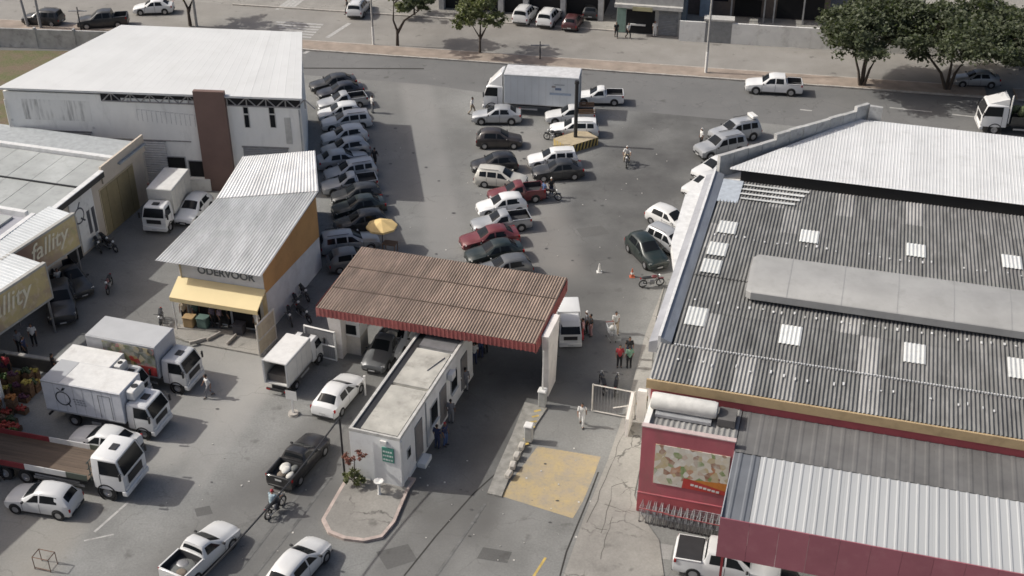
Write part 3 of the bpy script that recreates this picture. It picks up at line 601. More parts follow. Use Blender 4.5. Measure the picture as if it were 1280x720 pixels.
mGhost = M('ghost_lettering', (.57,.565,.55), .9, var=.2, scale=4); mMould = M('mould', (.27,.26,.25), .9, var=.5, scale=4)
mMo, t, bs = newmat('mould_streaks'); v = coords(t, 'Object', (2.6,1,.22)); f = maprange(t, noise(t, v, 1.3, 6, .65), .46, .66, 0, .85); v2 = coords(t, 'Object', (.5,1,.5)); f2 = maprange(t, noise(t, v2, .8, 3), .38, .6, 0, 1)
LK(t, mixc(t, math_n(t, 'MULTIPLY', f, f2), (.70,.695,.66), (.13,.125,.12)), bs.inputs['Base Color']); bs.inputs['Roughness'].default_value = .9
a, zt = PW(wh, 24, 114); b, zb = PW(wh, 116, 152); MB().box(a, b, -.008, -.003, zb, 7.05).build('stained_render', mMo, wh)
a, zt = PW(wh, 150, 120); b, zb = PW(wh, 246, 150); MB().box(a, b, -.006, -.003, zb+1.6, 7.05).build('stained_render', mMo, wh)
for k in range(13):
    a, zt = PW(wh, 170+k*6, 136+k*.6); MB().box(a, a+.05, -.010, -.003, zt-1.0, zt).build('faded_letter', mGhost, wh); MB().box(a+.06, a+.32, -.010, -.003, zt-.08, zt-.02).build('faded_letter', mGhost, wh)
a, zt = PW(wh, 0, 172); b, _ = PW(wh, 250, 176); MB().box(-23, -9, -.05, -.003, 3.95, 4.03).build('ledge', mMould, wh)
for x, y in ((14,151),(20,162),(22,172),(116,161)): a, z = PW(wh, x, y); MB().box(a, a+.2, -.02, -.003, z, z+.18).build('wall_vent', mGhost, wh)
MB().tube([(-23.25,-.12,0),(-23.25,-.12,7.0)], .06).build('downpipe', mWhitePaint, wh); MB().tube([(-.25,-.12,0),(-.25,-.12,7.0)], .06).build('downpipe', mGalv, wh)
# ---- house with corrugated roof, orange flank and yellow awning
hs = empty('shop_house', (0,0,0), 0, 'shop with pale corrugated roof, orange flank wall and yellow awning', 'shop')
mHs = M('shop_front_white', (.62,.62,.62), .85, var=.12, scale=.8, dirt=(.36,.34,.32), dirt_amt=.4)
mOr = M('orange_wall', (.52,.29,.11), .8, var=.2, scale=.6, dirt=(.28,.15,.06), dirt_amt=.5)
F0, F1 = Vector((-22.75,68.55,4.7)), Vector((-15.65,66.55,4.7)); B0, B1 = Vector((-19.9,74.5,6.0)), Vector((-13.15,75.6,6.0)); E0, E1 = Vector((-19.8,83.1,5.0)), Vector((-14.6,84.1,5.0))
mHsRoof = M('pale_corrugated', (.48,.485,.48), .6, .0, var=.25, scale=1.0, stretch=(1,.3,1), rnd=.08, dirt=(.27,.27,.275), dirt_amt=.6, dirt_scale=1.3)
hw = MB(); zz = Vector((0,0,1))
fl = (F1-F0).normalized(); bkv = (B1-F1); bkv.z = 0; bkv.normalize()
w0 = F0 + fl*1.15 + bkv*.75; w1 = F1 - fl*.28 + bkv*.75; wb0 = B0 + Vector((.35,0,0)); wb1 = B1 - Vector((.25,0,0)); we0 = E0 + Vector((.3,-.2,0)); we1 = E1 - Vector((.25,.2,0))
dn = lambda p, z: (p.x, p.y, z)
hw.hexa([dn(w0,0), dn(w1,0), dn(wb1,0), dn(wb0,0)], [dn(w0,4.78), dn(w1,4.78), dn(wb1,5.9), dn(wb0,5.9)])
hw.build('wall', mHs, hs)
hw = MB().hexa([dn(wb0+Vector((0,.003,0)),0), dn(wb1+Vector((0,.003,0)),0), dn(we1,0), dn(we0,0)], [dn(wb0,5.9), dn(wb1,5.9), dn(we1,4.9), dn(we0,4.9)]); hw.build('wall', mHs, hs)
e = Vector((bkv.y, -bkv.x, 0)) * .02
def flank(za0, za1, zb0, zb1, mat, name, off):
    a, b = w1 + e*off, wb1 + e*off
    MB().add([dn(a,za0), dn(b,zb0), dn(b,zb1), dn(a,za1)], [(0,1,2,3)]).build(name, mat, hs, fix=False)
flank(2.95, 4.80, 2.5, 5.95, mOr, 'flank_band', 1.0)
a_, b_ = wb1 + Vector((.03,0,0)), we1 + Vector((.03,0,0)); MB().add([dn(a_,2.5), dn(b_,2.5), dn(b_,4.95), dn(a_,5.95)], [(0,1,2,3)]).build('flank_band', mOr, hs, fix=False)
rr = MB().hexa([F0+zz*-.10+bkv*.2+fl*.2, F1+zz*-.10+bkv*.2-fl*.2, B1-zz*.10, B0-zz*.10], [F0-zz*.03+bkv*.2+fl*.2, F1-zz*.03+bkv*.2-fl*.2, B1-zz*.03, B0-zz*.03]).build('roof', mDarkSteel, hs)
sheets(rr, 'roof_sheet', F0, F1, B1, B0, 7, 2, .20, .045, mHsRoof)
sheets(rr, 'roof_sheet', E1, E0, B0+zz*.03, B1+zz*.03, 6, 1, .22, .045, M('white_corrugated', (.66,.66,.65), .6, .0, var=.15, scale=1.0, stretch=(1,.3,1), rnd=.06, dirt=(.35,.35,.36), dirt_amt=.5))
fn = Vector((fl.y, -fl.x, 0))
for (s0, s1, t0, t1) in ():
    q = lambda s, t_: (F0*(1-s)+F1*s)*(1-t_) + (B0*(1-s)+B1*s)*t_ + zz*.03
    MB().add([q(s0,t0)+zz*.05, q(s1,t0)+zz*.05, q(s1,t1)+zz*.05, q(s0,t1)+zz*.05], [(0,1,2,3)]).build('roof_patch_or_shade', M('roof_patch_grey', (.40,.40,.39), .7, var=.2, scale=1.5), rr, fix=False)
# awning
aw = MB(); q0 = w0 + fn*.03 - fl*.1; q1 = w1 + fn*.03 + fl*.1
aw.hexa([dn(q0+fn*1.4,2.45), dn(q1+fn*1.4,2.45), dn(q1,3.2), dn(q0,3.2)], [dn(q0+fn*1.4,2.57), dn(q1+fn*1.4,2.57), dn(q1,3.32), dn(q0,3.32)])
mAw = M('yellow_awning', (.74,.60,.33), .7, var=.06, scale=.6)
ao = aw.build('awning', mAw, hs)
MB().hexa([dn(q0+fn*1.40,2.25), dn(q1+fn*1.40,2.25), dn(q1+fn*1.37,2.25), dn(q0+fn*1.37,2.25)], [dn(q0+fn*1.42,2.56), dn(q1+fn*1.42,2.56), dn(q1+fn*1.39,2.56), dn(q0+fn*1.39,2.56)]).build('valance', mAw, ao)
for s in (.02, .98): a_ = q0*(1-s)+q1*s; MB().tube([dn(a_+fn*1.3,0.13), dn(a_+fn*1.3,2.45)], .05).build('awning_post', mWhitePaint, ao)
ft = frame_mtx(w0 + fn*.012 + fl*1.35 + Vector((0,0,3.78-w0.z)), fl, (0,0,1))
text_mesh('lettering', 'ODERVOOR', .72, M('letter_grey', (.13,.14,.15), .8), hs, ft, depth=.01, bold=.02)
# open shop front with goods in the shade
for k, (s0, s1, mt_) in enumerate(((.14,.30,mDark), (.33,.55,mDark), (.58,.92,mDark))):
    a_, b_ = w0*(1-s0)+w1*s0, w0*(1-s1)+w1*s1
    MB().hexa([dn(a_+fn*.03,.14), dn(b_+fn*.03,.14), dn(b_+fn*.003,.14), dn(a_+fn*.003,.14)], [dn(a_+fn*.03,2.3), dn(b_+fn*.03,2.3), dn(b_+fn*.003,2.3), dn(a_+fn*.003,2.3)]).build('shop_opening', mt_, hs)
for s in (.0, .995):
    a_ = w0*(1-s)+w1*s; MB().box(a_.x-.12, a_.x+.12, a_.y-.30, a_.y-.05, .121, 3.1).build('shop_pier', M('cream_pier', (.50,.40,.24), .8), hs)
MB().tube([dn(w0+fn*.06+fl*.15,0.0), dn(w0+fn*.06+fl*.15,4.6)], .05).build('downpipe', M('cream_pipe', (.5,.42,.28), .7), hs)
# ---- produce halls on the left
lh = empty('produce_hall', (-29.0, 82.6, 0), R(-16), 'produce hall with grey flat roof, beige wall and wide olive gate', 'building')
mBei = M('beige_wall', (.56,.49,.40), .85, var=.12, scale=.6, dirt=(.30,.25,.2), dirt_amt=.4)
mHallRoof = M('grey_hall_roof', (.38,.395,.385), .85, var=.18, scale=.5, rnd=.07, dirt=(.24,.25,.24), dirt_amt=.6)
MB().prism([(-16,-16.5), (-.1,-16.5), (-.1,3.6), (-16,3.6)], 0, 4.6).build('wall', mBei, lh)
MB().box(-.098, .06, -2.0, 3.8, 4.0, 5.35).build('gable_wall', mBei, lh)
MB().box(-16, -.1, -.35, .05, 4.61, 5.3).build('parapet', mWhiteCap, lh)
hr = MB().box(-16, -.12, -16.4, -.4, 4.61, 4.85).build('roof', mHallRoof, lh)
for i in range(8):
    for j, (a, b, z) in enumerate(((-4.6,-.42,5.02), (-9.2,-4.5,4.95), (-16.3,-9.1,4.9))):
        u = -16 + i*2.0; MB().box(u+.02, u+1.98-(.15 if i==7 else 0), a, b, 4.86, z + random.uniform(-.006,.006)).build('roof_panel', mHallRoof, hr)
MB().box(-16, -.2, -4.68, -4.58, 4.87, 5.06).build('roof_gutter', mDarkSteel, hr)
MB().box(-.10, .25, -9.6, -2.0, 4.62, 5.05).build('eave_gutter', mDarkSteel, lh); MB().box(-.13, .27, -9.6, -2.0, 5.051, 5.11).build('eave_cap', mWhiteCap, lh)
MB().box(-16, .3, 0.06, 3.7, 4.61, 4.72).build('rear_roof', M('rear_roof_grey', (.36,.38,.39), .8), lh)
va, za = PU(lh, 135, 293, -.09); vb, zb = PU(lh, 176, 272, -.09)
shutter_v = (va, vb)
gt = MB().box(-.098, -.05, va-.1, vb+.1, 0, 3.75).build('gate_frame', M('cream_frame', (.5,.42,.28), .8), lh)
for k in range(6):
    a = va + (vb-va)*k/6; MB().box(-.049, -.01 + .012*(k%2), a+.01, a+(vb-va)/6-.01, .03, 3.65).build('gate_panel', M('olive_gate', (.27,.22,.12), .7, var=.12, rnd=.05), gt)
MB().box(-.098, -.04, -5.6, -3.4, .2, 4.4).build('white_bay', mWhiteWall, lh)
for v, z0, z1 in ((-4.3,1.2,3.0), (-3.7,1.0,3.0)): MB().box(-.039, -.03, v-.18, v+.18, z0, z1).build('window', M('dusk_glass', (.1,.1,.11), .3), lh)
MB().box(-.098, -.02, -7.4, -5.8, 0, 3.2).build('doorway', mDark, lh)
# fruit logo painted on the hall wall
ring = MB(); lv_, lz_ = PU(lh, 99, 270, -.028)
for k in range(20):
    a0, a1 = 2*math.pi*k/20, 2*math.pi*(k+1)/20
    for r0, r1 in ((.50,.62),): ring.quad((-.028,lv_+r0*math.cos(a0),lz_+r0*math.sin(a0)), (-.028,lv_+r1*math.cos(a0),lz_+r1*math.sin(a0)), (-.028,lv_+r1*math.cos(a1),lz_+r1*math.sin(a1)), (-.028,lv_+r0*math.cos(a1),lz_+r0*math.sin(a1)))
MB().box(-.098, -.03, lv_-.9, lv_+.95, max(3.21,lz_-.8), 4.6).build('logo_field', mWhiteWall, lh)
ring.bar((-.03,lv_+.15,lz_-.25), (-.03,lv_+.55,lz_-.6), .1); ring.bar((-.03,lv_,lz_+.6), (-.03,lv_+.3,lz_+.95), .08); ring.build('logo_ring', M('logo_grey', (.1,.1,.11), .7), lh, fix=False)
# marquee signs
mMarq = M('marquee_sheet', (.60,.62,.62), .55, .0, var=.12, scale=.6, rnd=.05); mSignEdge = M('sign_edge', (.38,.37,.34), .7)
def sign_mat(name):
    m, t, bs = newmat(name); v = coords(t); a = noise(t, v, .55, 4, .55); b = noise(t, v, 1.6, 5, .6)
    c = mixc(t, maprange(t, a, .40, .60, 0, 1, True), (.40,.30,.20), (.52,.42,.20)); c = mixc(t, maprange(t, b, .52, .66, 0, .8), c, (.60,.50,.34)); c = mixc(t, maprange(t, noise(t, v, .9, 3), .60, .70, 0, .7), c, (.36,.33,.16)); sx_ = N(t, 'ShaderNodeSeparateXYZ'); LK(t, v, sx_.inputs[0]); c = mixc(t, maprange(t, sx_.outputs[0], 1.6, 5.2, 1, 0, True), c, (.20,.115,.085))
    LK(t, c, bs.inputs['Base Color']); bs.inputs['Roughness'].default_value = .55; return m
mCream = M('cream_letters', (.74,.68,.52), .6)
def marquee(name, TL, TR, z0, z1, depth, label, txt, toff, tsize):
    TL, TR = Vector(TL), Vector(TR); d = TR - TL; d.z = 0; L = d.length; yaw = math.atan2(d.y, d.x)
    r = empty(name, (TL.x, TL.y, 0), yaw, label, 'sign')     # local x along the board, board faces -y
    MB().box(0, L, 0, .18, z0, z1).build('board', sign_mat(name + '_face'), r)
    MB().box(-.05, L+.08, -.03, .22, z1+.001, z1+.16).build('board_trim', mSignEdge, r); MB().box(-.05, L+.08, -.03, .22, z0-.13, z0-.001).build('board_trim', mSignEdge, r); MB().box(L+.001, L+.1, -.02, .2, z0, z1).build('board_trim', mSignEdge, r)
    dk = MB().hexa([(0,.23,z1-.1), (L+.05,.23,z1-.1), (L+.05,depth,z1+.1), (0,depth,z1+.1)], [(0,.23,z1), (L+.05,.23,z1), (L+.05,depth,z1+.2), (0,depth,z1+.2)]).build('marquee_roof', mDarkSteel, r)
    sheets(dk, 'marquee_sheet', (0,.23,z1+.02), (L+.05,.23,z1+.02), (L+.05,depth,z1+.22), (0,depth,z1+.22), max(3,int(L/1.1)), 1, .28, .03, mMarq, 'trap')
    text_mesh('lettering', txt, tsize, mCream, r, frame_mtx((toff,-.014,z0+(z1-z0)*.40), (1,0,0), (0,0,1)), shear=.28, depth=.01, bold=.012)
    for x in (.3, L-.3): MB().tube([(x,.1,0), (x,.1,z0-.13)], .07).build('sign_post', mSteel, r)
    return r
marquee('marquee_sign', (-32.2,67.9,0), (-29.5,74.1,0), 2.75, 5.0, 2.1, 'brown and gold marquee sign with cream italic letters beside the produce hall wall', 'fallity', 2.3, 1.65)
marquee('marquee_sign', (-33.2,59.2,0), (-29.4,67.6,0), 2.6, 4.95, 3.2, 'olive and gold marquee sign with cream letters above the fruit stall', 'fallity', 3.9, 1.75)
# loose roofs behind the signs
b2 = empty('market_annex', (-33.0, 71.5, 0), R(-18), 'low annex with lilac-grey roof ledges behind the marquee signs', 'building')
MB().box(-9, .0, -13, 3.0, 0, 4.75).build('wall', mWhiteWall, b2)
MB().box(-9, .3, -13, 2.6, 4.751, 4.95).build('roof', M('lilac_roof', (.33,.33,.36), .8, var=.2, scale=.4), b2)
for v in (-4.6, -1.2, 2.3): MB().box(-9, -.4, v, v+.35, 4.96, 5.35).build('roof_kerb', mWhiteCap, b2)
MB().box(-.1, .25, -12.9, 2.6, 4.96, 5.25).build('roof_kerb', mWhiteCap, b2)
MB().box(-6, -1.2, -.6, 2.0, 4.96, 5.1).build('roof_panel', mHallRoof, b2); MB().box(-6, -1.2, -4.1, -1.4, 4.96, 5.12).build('roof_panel', mHallRoof, b2)
# ---- wall, waste ground behind the warehouse on the left
wl = empty('yard_wall', (-51.2,118.8,0), math.atan2(-.9, 9.5), 'grey weathered concrete yard wall beside rough grass', 'wall')
for k in range(9): MB().box(-20+k*4.0, -20+k*4.0+3.96, -.1, .1, 0, 1.95+random.uniform(-.03,.03)).build('wall_panel', mParapet, wl)
for k in range(10): MB().box(-20.12+k*4.0, -19.92+k*4.0, -.16, .16, 0, 2.1).build('wall_post', mParapet, wl)
mGr, t, bs = newmat('rough_grass'); v = coords(t); c = mixc(t, maprange(t, noise(t, v, .5, 6), .4, .6), (.15,.11,.075), (.10,.115,.04)); c = mixc(t, maprange(t, noise(t, v, 5, 5), .4, .7, 0, .6), c, (.2,.16,.11)); LK(t, c, bs.inputs['Base Color']); bs.inputs['Roughness'].default_value = .95; bump(t, bs, noise(t, v, 8, 5), 1.0, .1)
sheet('waste_ground', [(-75,118.5), (-36.5,117.3), (-33.5,104), (-39.5,90), (-75,88)], .012, mGr)
# ---- street front on the far side
ff = lambda a, b: Vector((*st(a, b), 0))
fy = R(-10.6)
shp = empty('corner_shop', G(770,40), R(-12), 'pale grey corner shop with wide ledge and shuttered front across the street', 'shop')
MB().box(0, 6.5, 0, 8, 0, 6).build('wall', M('shop_grey', (.40,.39,.37), .85), shp)
MB().box(-.15, 6.7, -1.0, -.003, 2.95, 3.3).build('ledge', M('ledge_pale', (.48,.47,.44), .85), shp); MB().box(-.15, 6.7, -.5, -.003, 3.31, 4.6).build('sign_band', M('band_grey', (.38,.375,.36), .85), shp)
MB().box(1.0, 3.9, -.03, -.003, .05, 2.5).build('shop_opening', mDark, shp); MB().box(1.2, 3.0, -.2, -.031, .9, 1.05).build('counter', mWhitePaint, shp); MB().box(1.7, 3.7, -1.05, -1.001, 2.75, 3.15).build('shop_sign', M('sign_olive', (.40,.37,.22), .7), shp)
shutter('roller_shutter', shp, 4.3, 6.2, .05, 2.6, M('shutter_dark', (.22,.225,.23), .6)); MB().box(.05, .95, -.06, -.003, .05, 2.6).build('shop_door', M('teal_door', (.20,.29,.25), .7), shp)
MB().box(6.52, 7.0, .1, 2, 0, 5.5).build('drain_stack', M('blue_grey', (.10,.13,.16), .7), shp)
shr = empty('car_showroom', G(640,18), R(-12), 'open-fronted dark vehicle workshop with grey piers across the street', 'building')
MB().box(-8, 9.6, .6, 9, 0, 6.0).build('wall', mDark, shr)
for x in (-8, -4.2, -1.5, 1.2, 5.2, 9.2): MB().box(x, x+.55, -.1, .597, 0, 5.5).build('pier', M('pier_grey', (.36,.36,.36), .85), shr)
MB().box(-8, 9.8, -.1, .59, 5.51, 6.6).build('lintel', M('pier_grey', (.36,.36,.36), .85), shr)
wb = empty('boundary_wall', G(848,51), R(-9.5), 'white street wall with grey sheet-metal gate across the road', 'wall')
for k in range(14):
    x = k*2.6
    if k in (1,): continue
    MB().box(x+.01, x+2.59, 0, .2, 0, 2.1+random.uniform(-.02,.03)).build('wall_panel', mWhiteWall, wb)
MB().box(2.62, 5.2, .02, .1, .05, 2.25).build('gate_leaf', M('gate_sheet', (.23,.235,.235), .6), wb); MB().box(2.4, 5.4, -.1, 1.2, 2.27, 2.45).build('gate_hood', M('hood_pale', (.44,.43,.40), .85), wb)
bh = empty('far_house', G(905,20) , R(-9.5), 'dim low building with pale flat eaves behind the white street wall', 'building')
MB().box(-4, 10.8, 0, 9, 0, 4.6).build('wall', M('house_brown', (.16,.13,.11), .85), bh)
MB().box(.5, 4.2, -2.2, -.003, 2.7, 2.9).build('porch_roof', M('porch', (.30,.29,.27), .8), bh); MB().box(4.6, 11.3, -1.4, -.003, 3.2, 3.4).build('porch_roof', M('hood_pale', (.44,.43,.40), .85), bh)
for x in (.6, 4.0, 5.0, 8.0): MB().box(x, x+.15, -1.4, -1.25, 0, 2.7 if x < 4.5 else 3.2).build('porch_post', mParapet, bh)
MB().box(1.0, 3.8, -.03, -.003, .1, 2.3).build('opening', mDark, bh); MB().box(5.4, 10.2, -.03, -.003, .1, 2.8).build('opening', mDark, bh)
MB().box(-2.6, -1.4, -.5, -.003, 0, 4.5).build('blue_pier', M('pale_blue', (.36,.43,.48), .8), bh); MB().box(-1.2, .3, -.03, -.003, 1.6, 3.5).build('window', mGlass, bh)
fh = empty('far_terrace', (-2, 136, 0), R(-10), 'grey terrace fronts at the top of the far street', 'building')
for k in range(9): MB().box(-60+k*13, -60+k*13+12.8, 6 + (k%3), 16, 0, 5.5+(k*7)%4).build('house_front', M('terrace_%d' % (k%3), ((.42,.40,.37),(.33,.31,.30),(.46,.43,.38))[k%3], .85), fh)
# ---------------------------------------------------------------- cars
WHITE = paint('paint_white', (.68,.68,.67)); SILVER = paint('paint_silver', (.42,.43,.44), .35); GREY = paint('paint_grey', (.13,.135,.14), .3); DGREY = paint('paint_dark_grey', (.028,.03,.033), .15)
BLACK = paint('paint_black', (.014,.014,.016)); GREEN = paint('paint_dark_green', (.010,.020,.019), .1); REDP = paint('paint_red', (.15,.028,.033), .1); CREAM = paint('paint_cream', (.58,.56,.50)); DBLUE = paint('paint_dark_blue', (.018,.021,.032), .15); BROWN = paint('paint_brown', (.04,.033,.031), .1)
# stations: x, half width, sill z, belt z, top z, top half width
SPEC = {
 'hatchback': dict(wx=(1.22,-1.22), r=.30, ws=(.78,.10), rw=(-1.50,-1.80), side=((.66,.08),(-.22,-.22),(-1.30,-1.25)), S=[
   (1.93,.55,.30,.48,.56,.42),(1.89,.68,.22,.58,.66,.52),(1.72,.77,.19,.66,.75,.60),(1.35,.81,.18,.74,.85,.64),(.80,.82,.18,.84,.95,.67),(.05,.825,.18,.88,1.38,.57),(-.35,.825,.18,.89,1.45,.57),(-1.0,.825,.18,.91,1.44,.56),(-1.48,.82,.19,.92,1.36,.54),(-1.82,.79,.22,.90,.99,.58),(-1.90,.74,.26,.72,.80,.56),(-1.93,.66,.32,.55,.62,.5)]),
 'sedan': dict(wx=(1.30,-1.24), r=.305, ws=(.82,.16), rw=(-1.12,-1.62), side=((.70,.14),(-.24,-.24),(-1.12,-.98)), S=[
   (2.10,.56,.30,.48,.56,.42),(2.06,.70,.22,.58,.66,.52),(1.86,.79,.19,.66,.75,.62),(1.45,.82,.18,.74,.85,.66),(.84,.84,.18,.84,.94,.68),(.12,.845,.18,.88,1.36,.57),(-.30,.845,.18,.89,1.43,.57),(-.85,.845,.18,.90,1.41,.56),(-1.10,.845,.18,.91,1.35,.55),(-1.64,.83,.20,.92,1.00,.66),(-2.02,.78,.24,.88,.96,.60),(-2.10,.70,.30,.66,.74,.54)]),
 'wagon': dict(wx=(1.30,-1.22), r=.31, ws=(.84,.16), rw=(-1.86,-2.04), side=((.72,.14),(-.24,-.24),(-1.05,-1.05),(-1.72,-1.68)), S=[
   (2.05,.56,.30,.48,.56,.42),(2.01,.70,.22,.58,.66,.52),(1.82,.79,.19,.66,.76,.62),(1.45,.82,.18,.74,.86,.66),(.86,.83,.18,.84,.95,.68),(.10,.84,.18,.88,1.40,.57),(-.35,.84,.18,.89,1.47,.58),(-1.2,.84,.18,.91,1.48,.58),(-1.84,.83,.19,.92,1.42,.57),(-2.04,.80,.22,.90,1.00,.60),(-2.09,.75,.26,.72,.80,.56),(-2.11,.66,.32,.55,.62,.5)]),
 'suv': dict(wx=(1.36,-1.34), r=.35, ws=(.86,.22), rw=(-1.92,-2.10), side=((.74,.20),(-.26,-.26),(-1.10,-1.10),(-1.80,-1.76)), S=[
   (2.12,.60,.34,.60,.72,.48),(2.08,.76,.28,.72,.84,.60),(1.86,.84,.26,.82,.93,.70),(1.45,.87,.25,.90,1.01,.74),(.90,.88,.25,.96,1.07,.74),(.18,.88,.25,1.00,1.58,.63),(-.3,.88,.25,1.01,1.66,.64),(-1.2,.88,.25,1.02,1.67,.64),(-1.90,.87,.26,1.03,1.61,.63),(-2.10,.85,.28,1.02,1.12,.68),(-2.16,.80,.32,.82,.9,.64),(-2.18,.7,.38,.62,.7,.55)]),
 'pickup': dict(wx=(1.32,-1.36), r=.31, ws=(.80,.14), rw=(-.50,-.60), side=((.68,.12),(-.46,-.42)), bed=(-.72,-2.12), S=[
   (2.18,.56,.32,.50,.58,.42),(2.14,.70,.24,.60,.68,.52),(1.94,.79,.21,.68,.77,.62),(1.50,.82,.20,.76,.87,.66),(.82,.83,.20,.86,.97,.68),(.10,.835,.20,.90,1.41,.57),(-.20,.835,.20,.91,1.48,.57),(-.48,.835,.20,.92,1.46,.56),(-.62,.83,.20,.92,1.00,.66),(-.70,.83,.20,.95,1.01,.76),(-2.14,.82,.24,.96,1.01,.75),(-2.20,.80,.28,.90,.98,.72)]),
 'crew_pickup': dict(wx=(1.62,-1.58), r=.37, ws=(1.10,.48), rw=(-1.0,-1.12), side=((.98,.46),(-.10,-.10),(-.92,-.86)), bed=(-1.24,-2.50), S=[
   (2.60,.62,.38,.64,.76,.5),(2.55,.80,.30,.78,.90,.62),(2.30,.88,.28,.88,.99,.74),(1.75,.91,.27,.96,1.07,.78),(1.12,.92,.27,1.02,1.13,.78),(.42,.92,.27,1.06,1.66,.66),(-.10,.92,.27,1.07,1.75,.67),(-.95,.92,.27,1.08,1.72,.66),(-1.14,.92,.27,1.08,1.16,.78),(-1.22,.92,.27,1.12,1.18,.85),(-2.54,.91,.30,1.12,1.18,.84),(-2.62,.88,.36,1.02,1.12,.8)]),
}
def car_proto(kind):
    sp = SPEC[kind]; S = sp['S']
    def half(s):
        x, wd, zl, zb, zt, wt = s; z4 = max(zt - .09, zb + .004)
        return [(wd*.90, zl), (wd*.99, zl+.10), (wd*1.0, (zl+zb)*.5+.06), (wd*.975, zb), (wt+.035, z4), (wt*.92, zt-.018 if zt-.018 > z4 else z4+.004), (wt*.5, zt+.012), (0, zt+.02)]
    def ring(s): h = half(s); return [(-a, b) for a, b in h] + [(a, b) for a, b in reversed(h[:-1])]
    def at(x):
        for a, b in zip(S, S[1:]):
            if b[0] <= x <= a[0]:
                f = (a[0]-x)/(a[0]-b[0]); return tuple(a[k]+(b[k]-a[k])*f for k in range(6))
        return S[0] if x > S[0][0] else S[-1]
    root = empty(kind, (0,0,0)); m = MB(); n = 15; nv = len(S); bed = sp.get('bed')
    for s in S:
        for y, z in ring(s): m.v.append((s[0], y, z))
    for i in range(nv-1):
        inbed = bed and S[i][0] <= bed[0]+.03 and S[i+1][0] >= bed[1]-.05
        for k in range(n-1):
            if inbed and 4 <= k <= 9: continue
            m.f.append((i*n+k, i*n+k+1, (i+1)*n+k+1, (i+1)*n+k))
        m.f.append((i*n+n-1, i*n, (i+1)*n, (i+1)*n+n-1))
    m.f.append(tuple(range(n))); m.f.append(tuple((nv-1)*n+k for k in range(n)))
    m.build('body', WHITE, root, smooth=38)
    if bed:
        s0 = at(bed[0]); wi = s0[5]-.02; x0, x1 = bed[1], bed[0]; zt = s0[4]; zf = .62 if kind == 'pickup' else .74
        b = MB(); b.quad((x0,-wi,zf),(x1,-wi,zf),(x1,wi,zf),(x0,wi,zf)); b.quad((x0,-wi,zf),(x1,-wi,zf),(x1,-wi,zt),(x0,-wi,zt)); b.quad((x0,wi,zf),(x1,wi,zf),(x1,wi,zt),(x0,wi,zt)); b.quad((x0,-wi,zf),(x0,wi,zf),(x0,wi,zt),(x0,-wi,zt)); b.quad((x1,-wi,zf),(x1,wi,zf),(x1,wi,zt),(x1,-wi,zt))
        b.build('cargo_bed', M('bed_liner', (.05,.05,.052), .8, var=.3), root, fix=False)
        r = MB(); r.box(x0-.03,x1,wi,wi+.075,zt-.02,zt+.02); r.box(x0-.03,x1,-wi-.075,-wi,zt-.02,zt+.02); r.box(x0-.05,x0,-wi,wi,zf,zt+.02); r.build('bed_rail', WHITE, root)
    def top_patch(xa, xb, inset, up, fwd, name, fi=.93):
        g = MB(); rows = []
        for x in (xa, xb):
            h = half(at(x)); pts = [(-a*fi, b) for a, b in h[4:]] + [(a*fi, b) for a, b in reversed(h[4:-1])]; rows.append([(x+fwd, y, z+up) for y, z in pts])
        k = len(rows[0]); g.v = rows[0]+rows[1]; g.f = [(i, i+1, k+i+1, k+i) for i in range(k-1)]; return g.build(name, mGlass, root, smooth=60)
    top_patch(sp['ws'][0]-.03, sp['ws'][1]+.02, 0, .012, .012, 'windshield'); top_patch(sp['rw'][0]-.02, sp['rw'][1]+.02, 0, .010, -.014, 'rear_window')
    sd = sp['side']
    for a, b in zip(sd, sd[1:]):
        for s in (1, -1):
            g = MB(); K = 4
            for i in range(K+1):
                for tt in (.14, .93):
                    xb = (a[0]-.05) + ((b[0]+.05)-(a[0]-.05))*i/K; xt = (a[1]-.05) + ((b[1]+.05)-(a[1]-.05))*i/K; x = xb + (xt-xb)*tt
                    h = half(at(x)); p, q = h[3], h[4]; g.v.append((x, s*(p[0]+(q[0]-p[0])*tt+.009), p[1]+(q[1]-p[1])*tt+.002))
            g.f = [(2*i, 2*i+1, 2*i+3, 2*i+2) for i in range(K)]; g.build('side_window', mGlass, root, smooth=60)
    r = sp['r']; wbar = max(s[1] for s in S)
    for x in sp['wx']:
        for s in (1, -1):
            wy = at(x)[1]; MB().lathe([(0,0),(r+.055,0),(r+.055,.012),(0,.012)], 16, 'y', (x, s*(wy*1.0+(.0 if s>0 else -.012)), r+.035)).build('wheel_arch', mBlack, root)
            tw = MB().lathe([(r*.62,-.09),(r*.92,-.10),(r,-.07),(r,.07),(r*.92,.10),(r*.62,.09)], 18, 'y').build('wheel', mRubber, root, smooth=40); tw.location = (x, s*(wy-.055), r)
            MB().lathe([(0,-.085),(r*.30,-.088),(r*.60,-.075),(r*.64,-.05)] if s < 0 else [(0,.085),(r*.30,.088),(r*.60,.075),(r*.64,.05)], 14, 'y').build('rim', mRim, tw, smooth=40)
    f = S[1]; q = S[2]
    for s in (1, -1):
        y0, y1 = s*(f[1]*.98), s*(f[1]*.55)
        MB().add([(f[0]+.02,y1,f[3]-.04),(q[0]+.05,s*(q[1]*.99+.012),q[3]-.07),(q[0]+.0,s*(q[1]*.985+.008),q[3]+.01),(f[0]-.02,y1,f[3]+.07)], [(0,1,2,3)]).build('headlight', mLamp, root)
        bq = S[-2]; zt = at(bq[0])[3]
        MB().box(bq[0]-.02, bq[0]+.10, s*bq[1]*1.0-.06 if s>0 else s*bq[1]-.025, s*bq[1]+.025 if s>0 else s*bq[1]+.06, zt-.16, zt+.02).build('taillight', mTail, root)
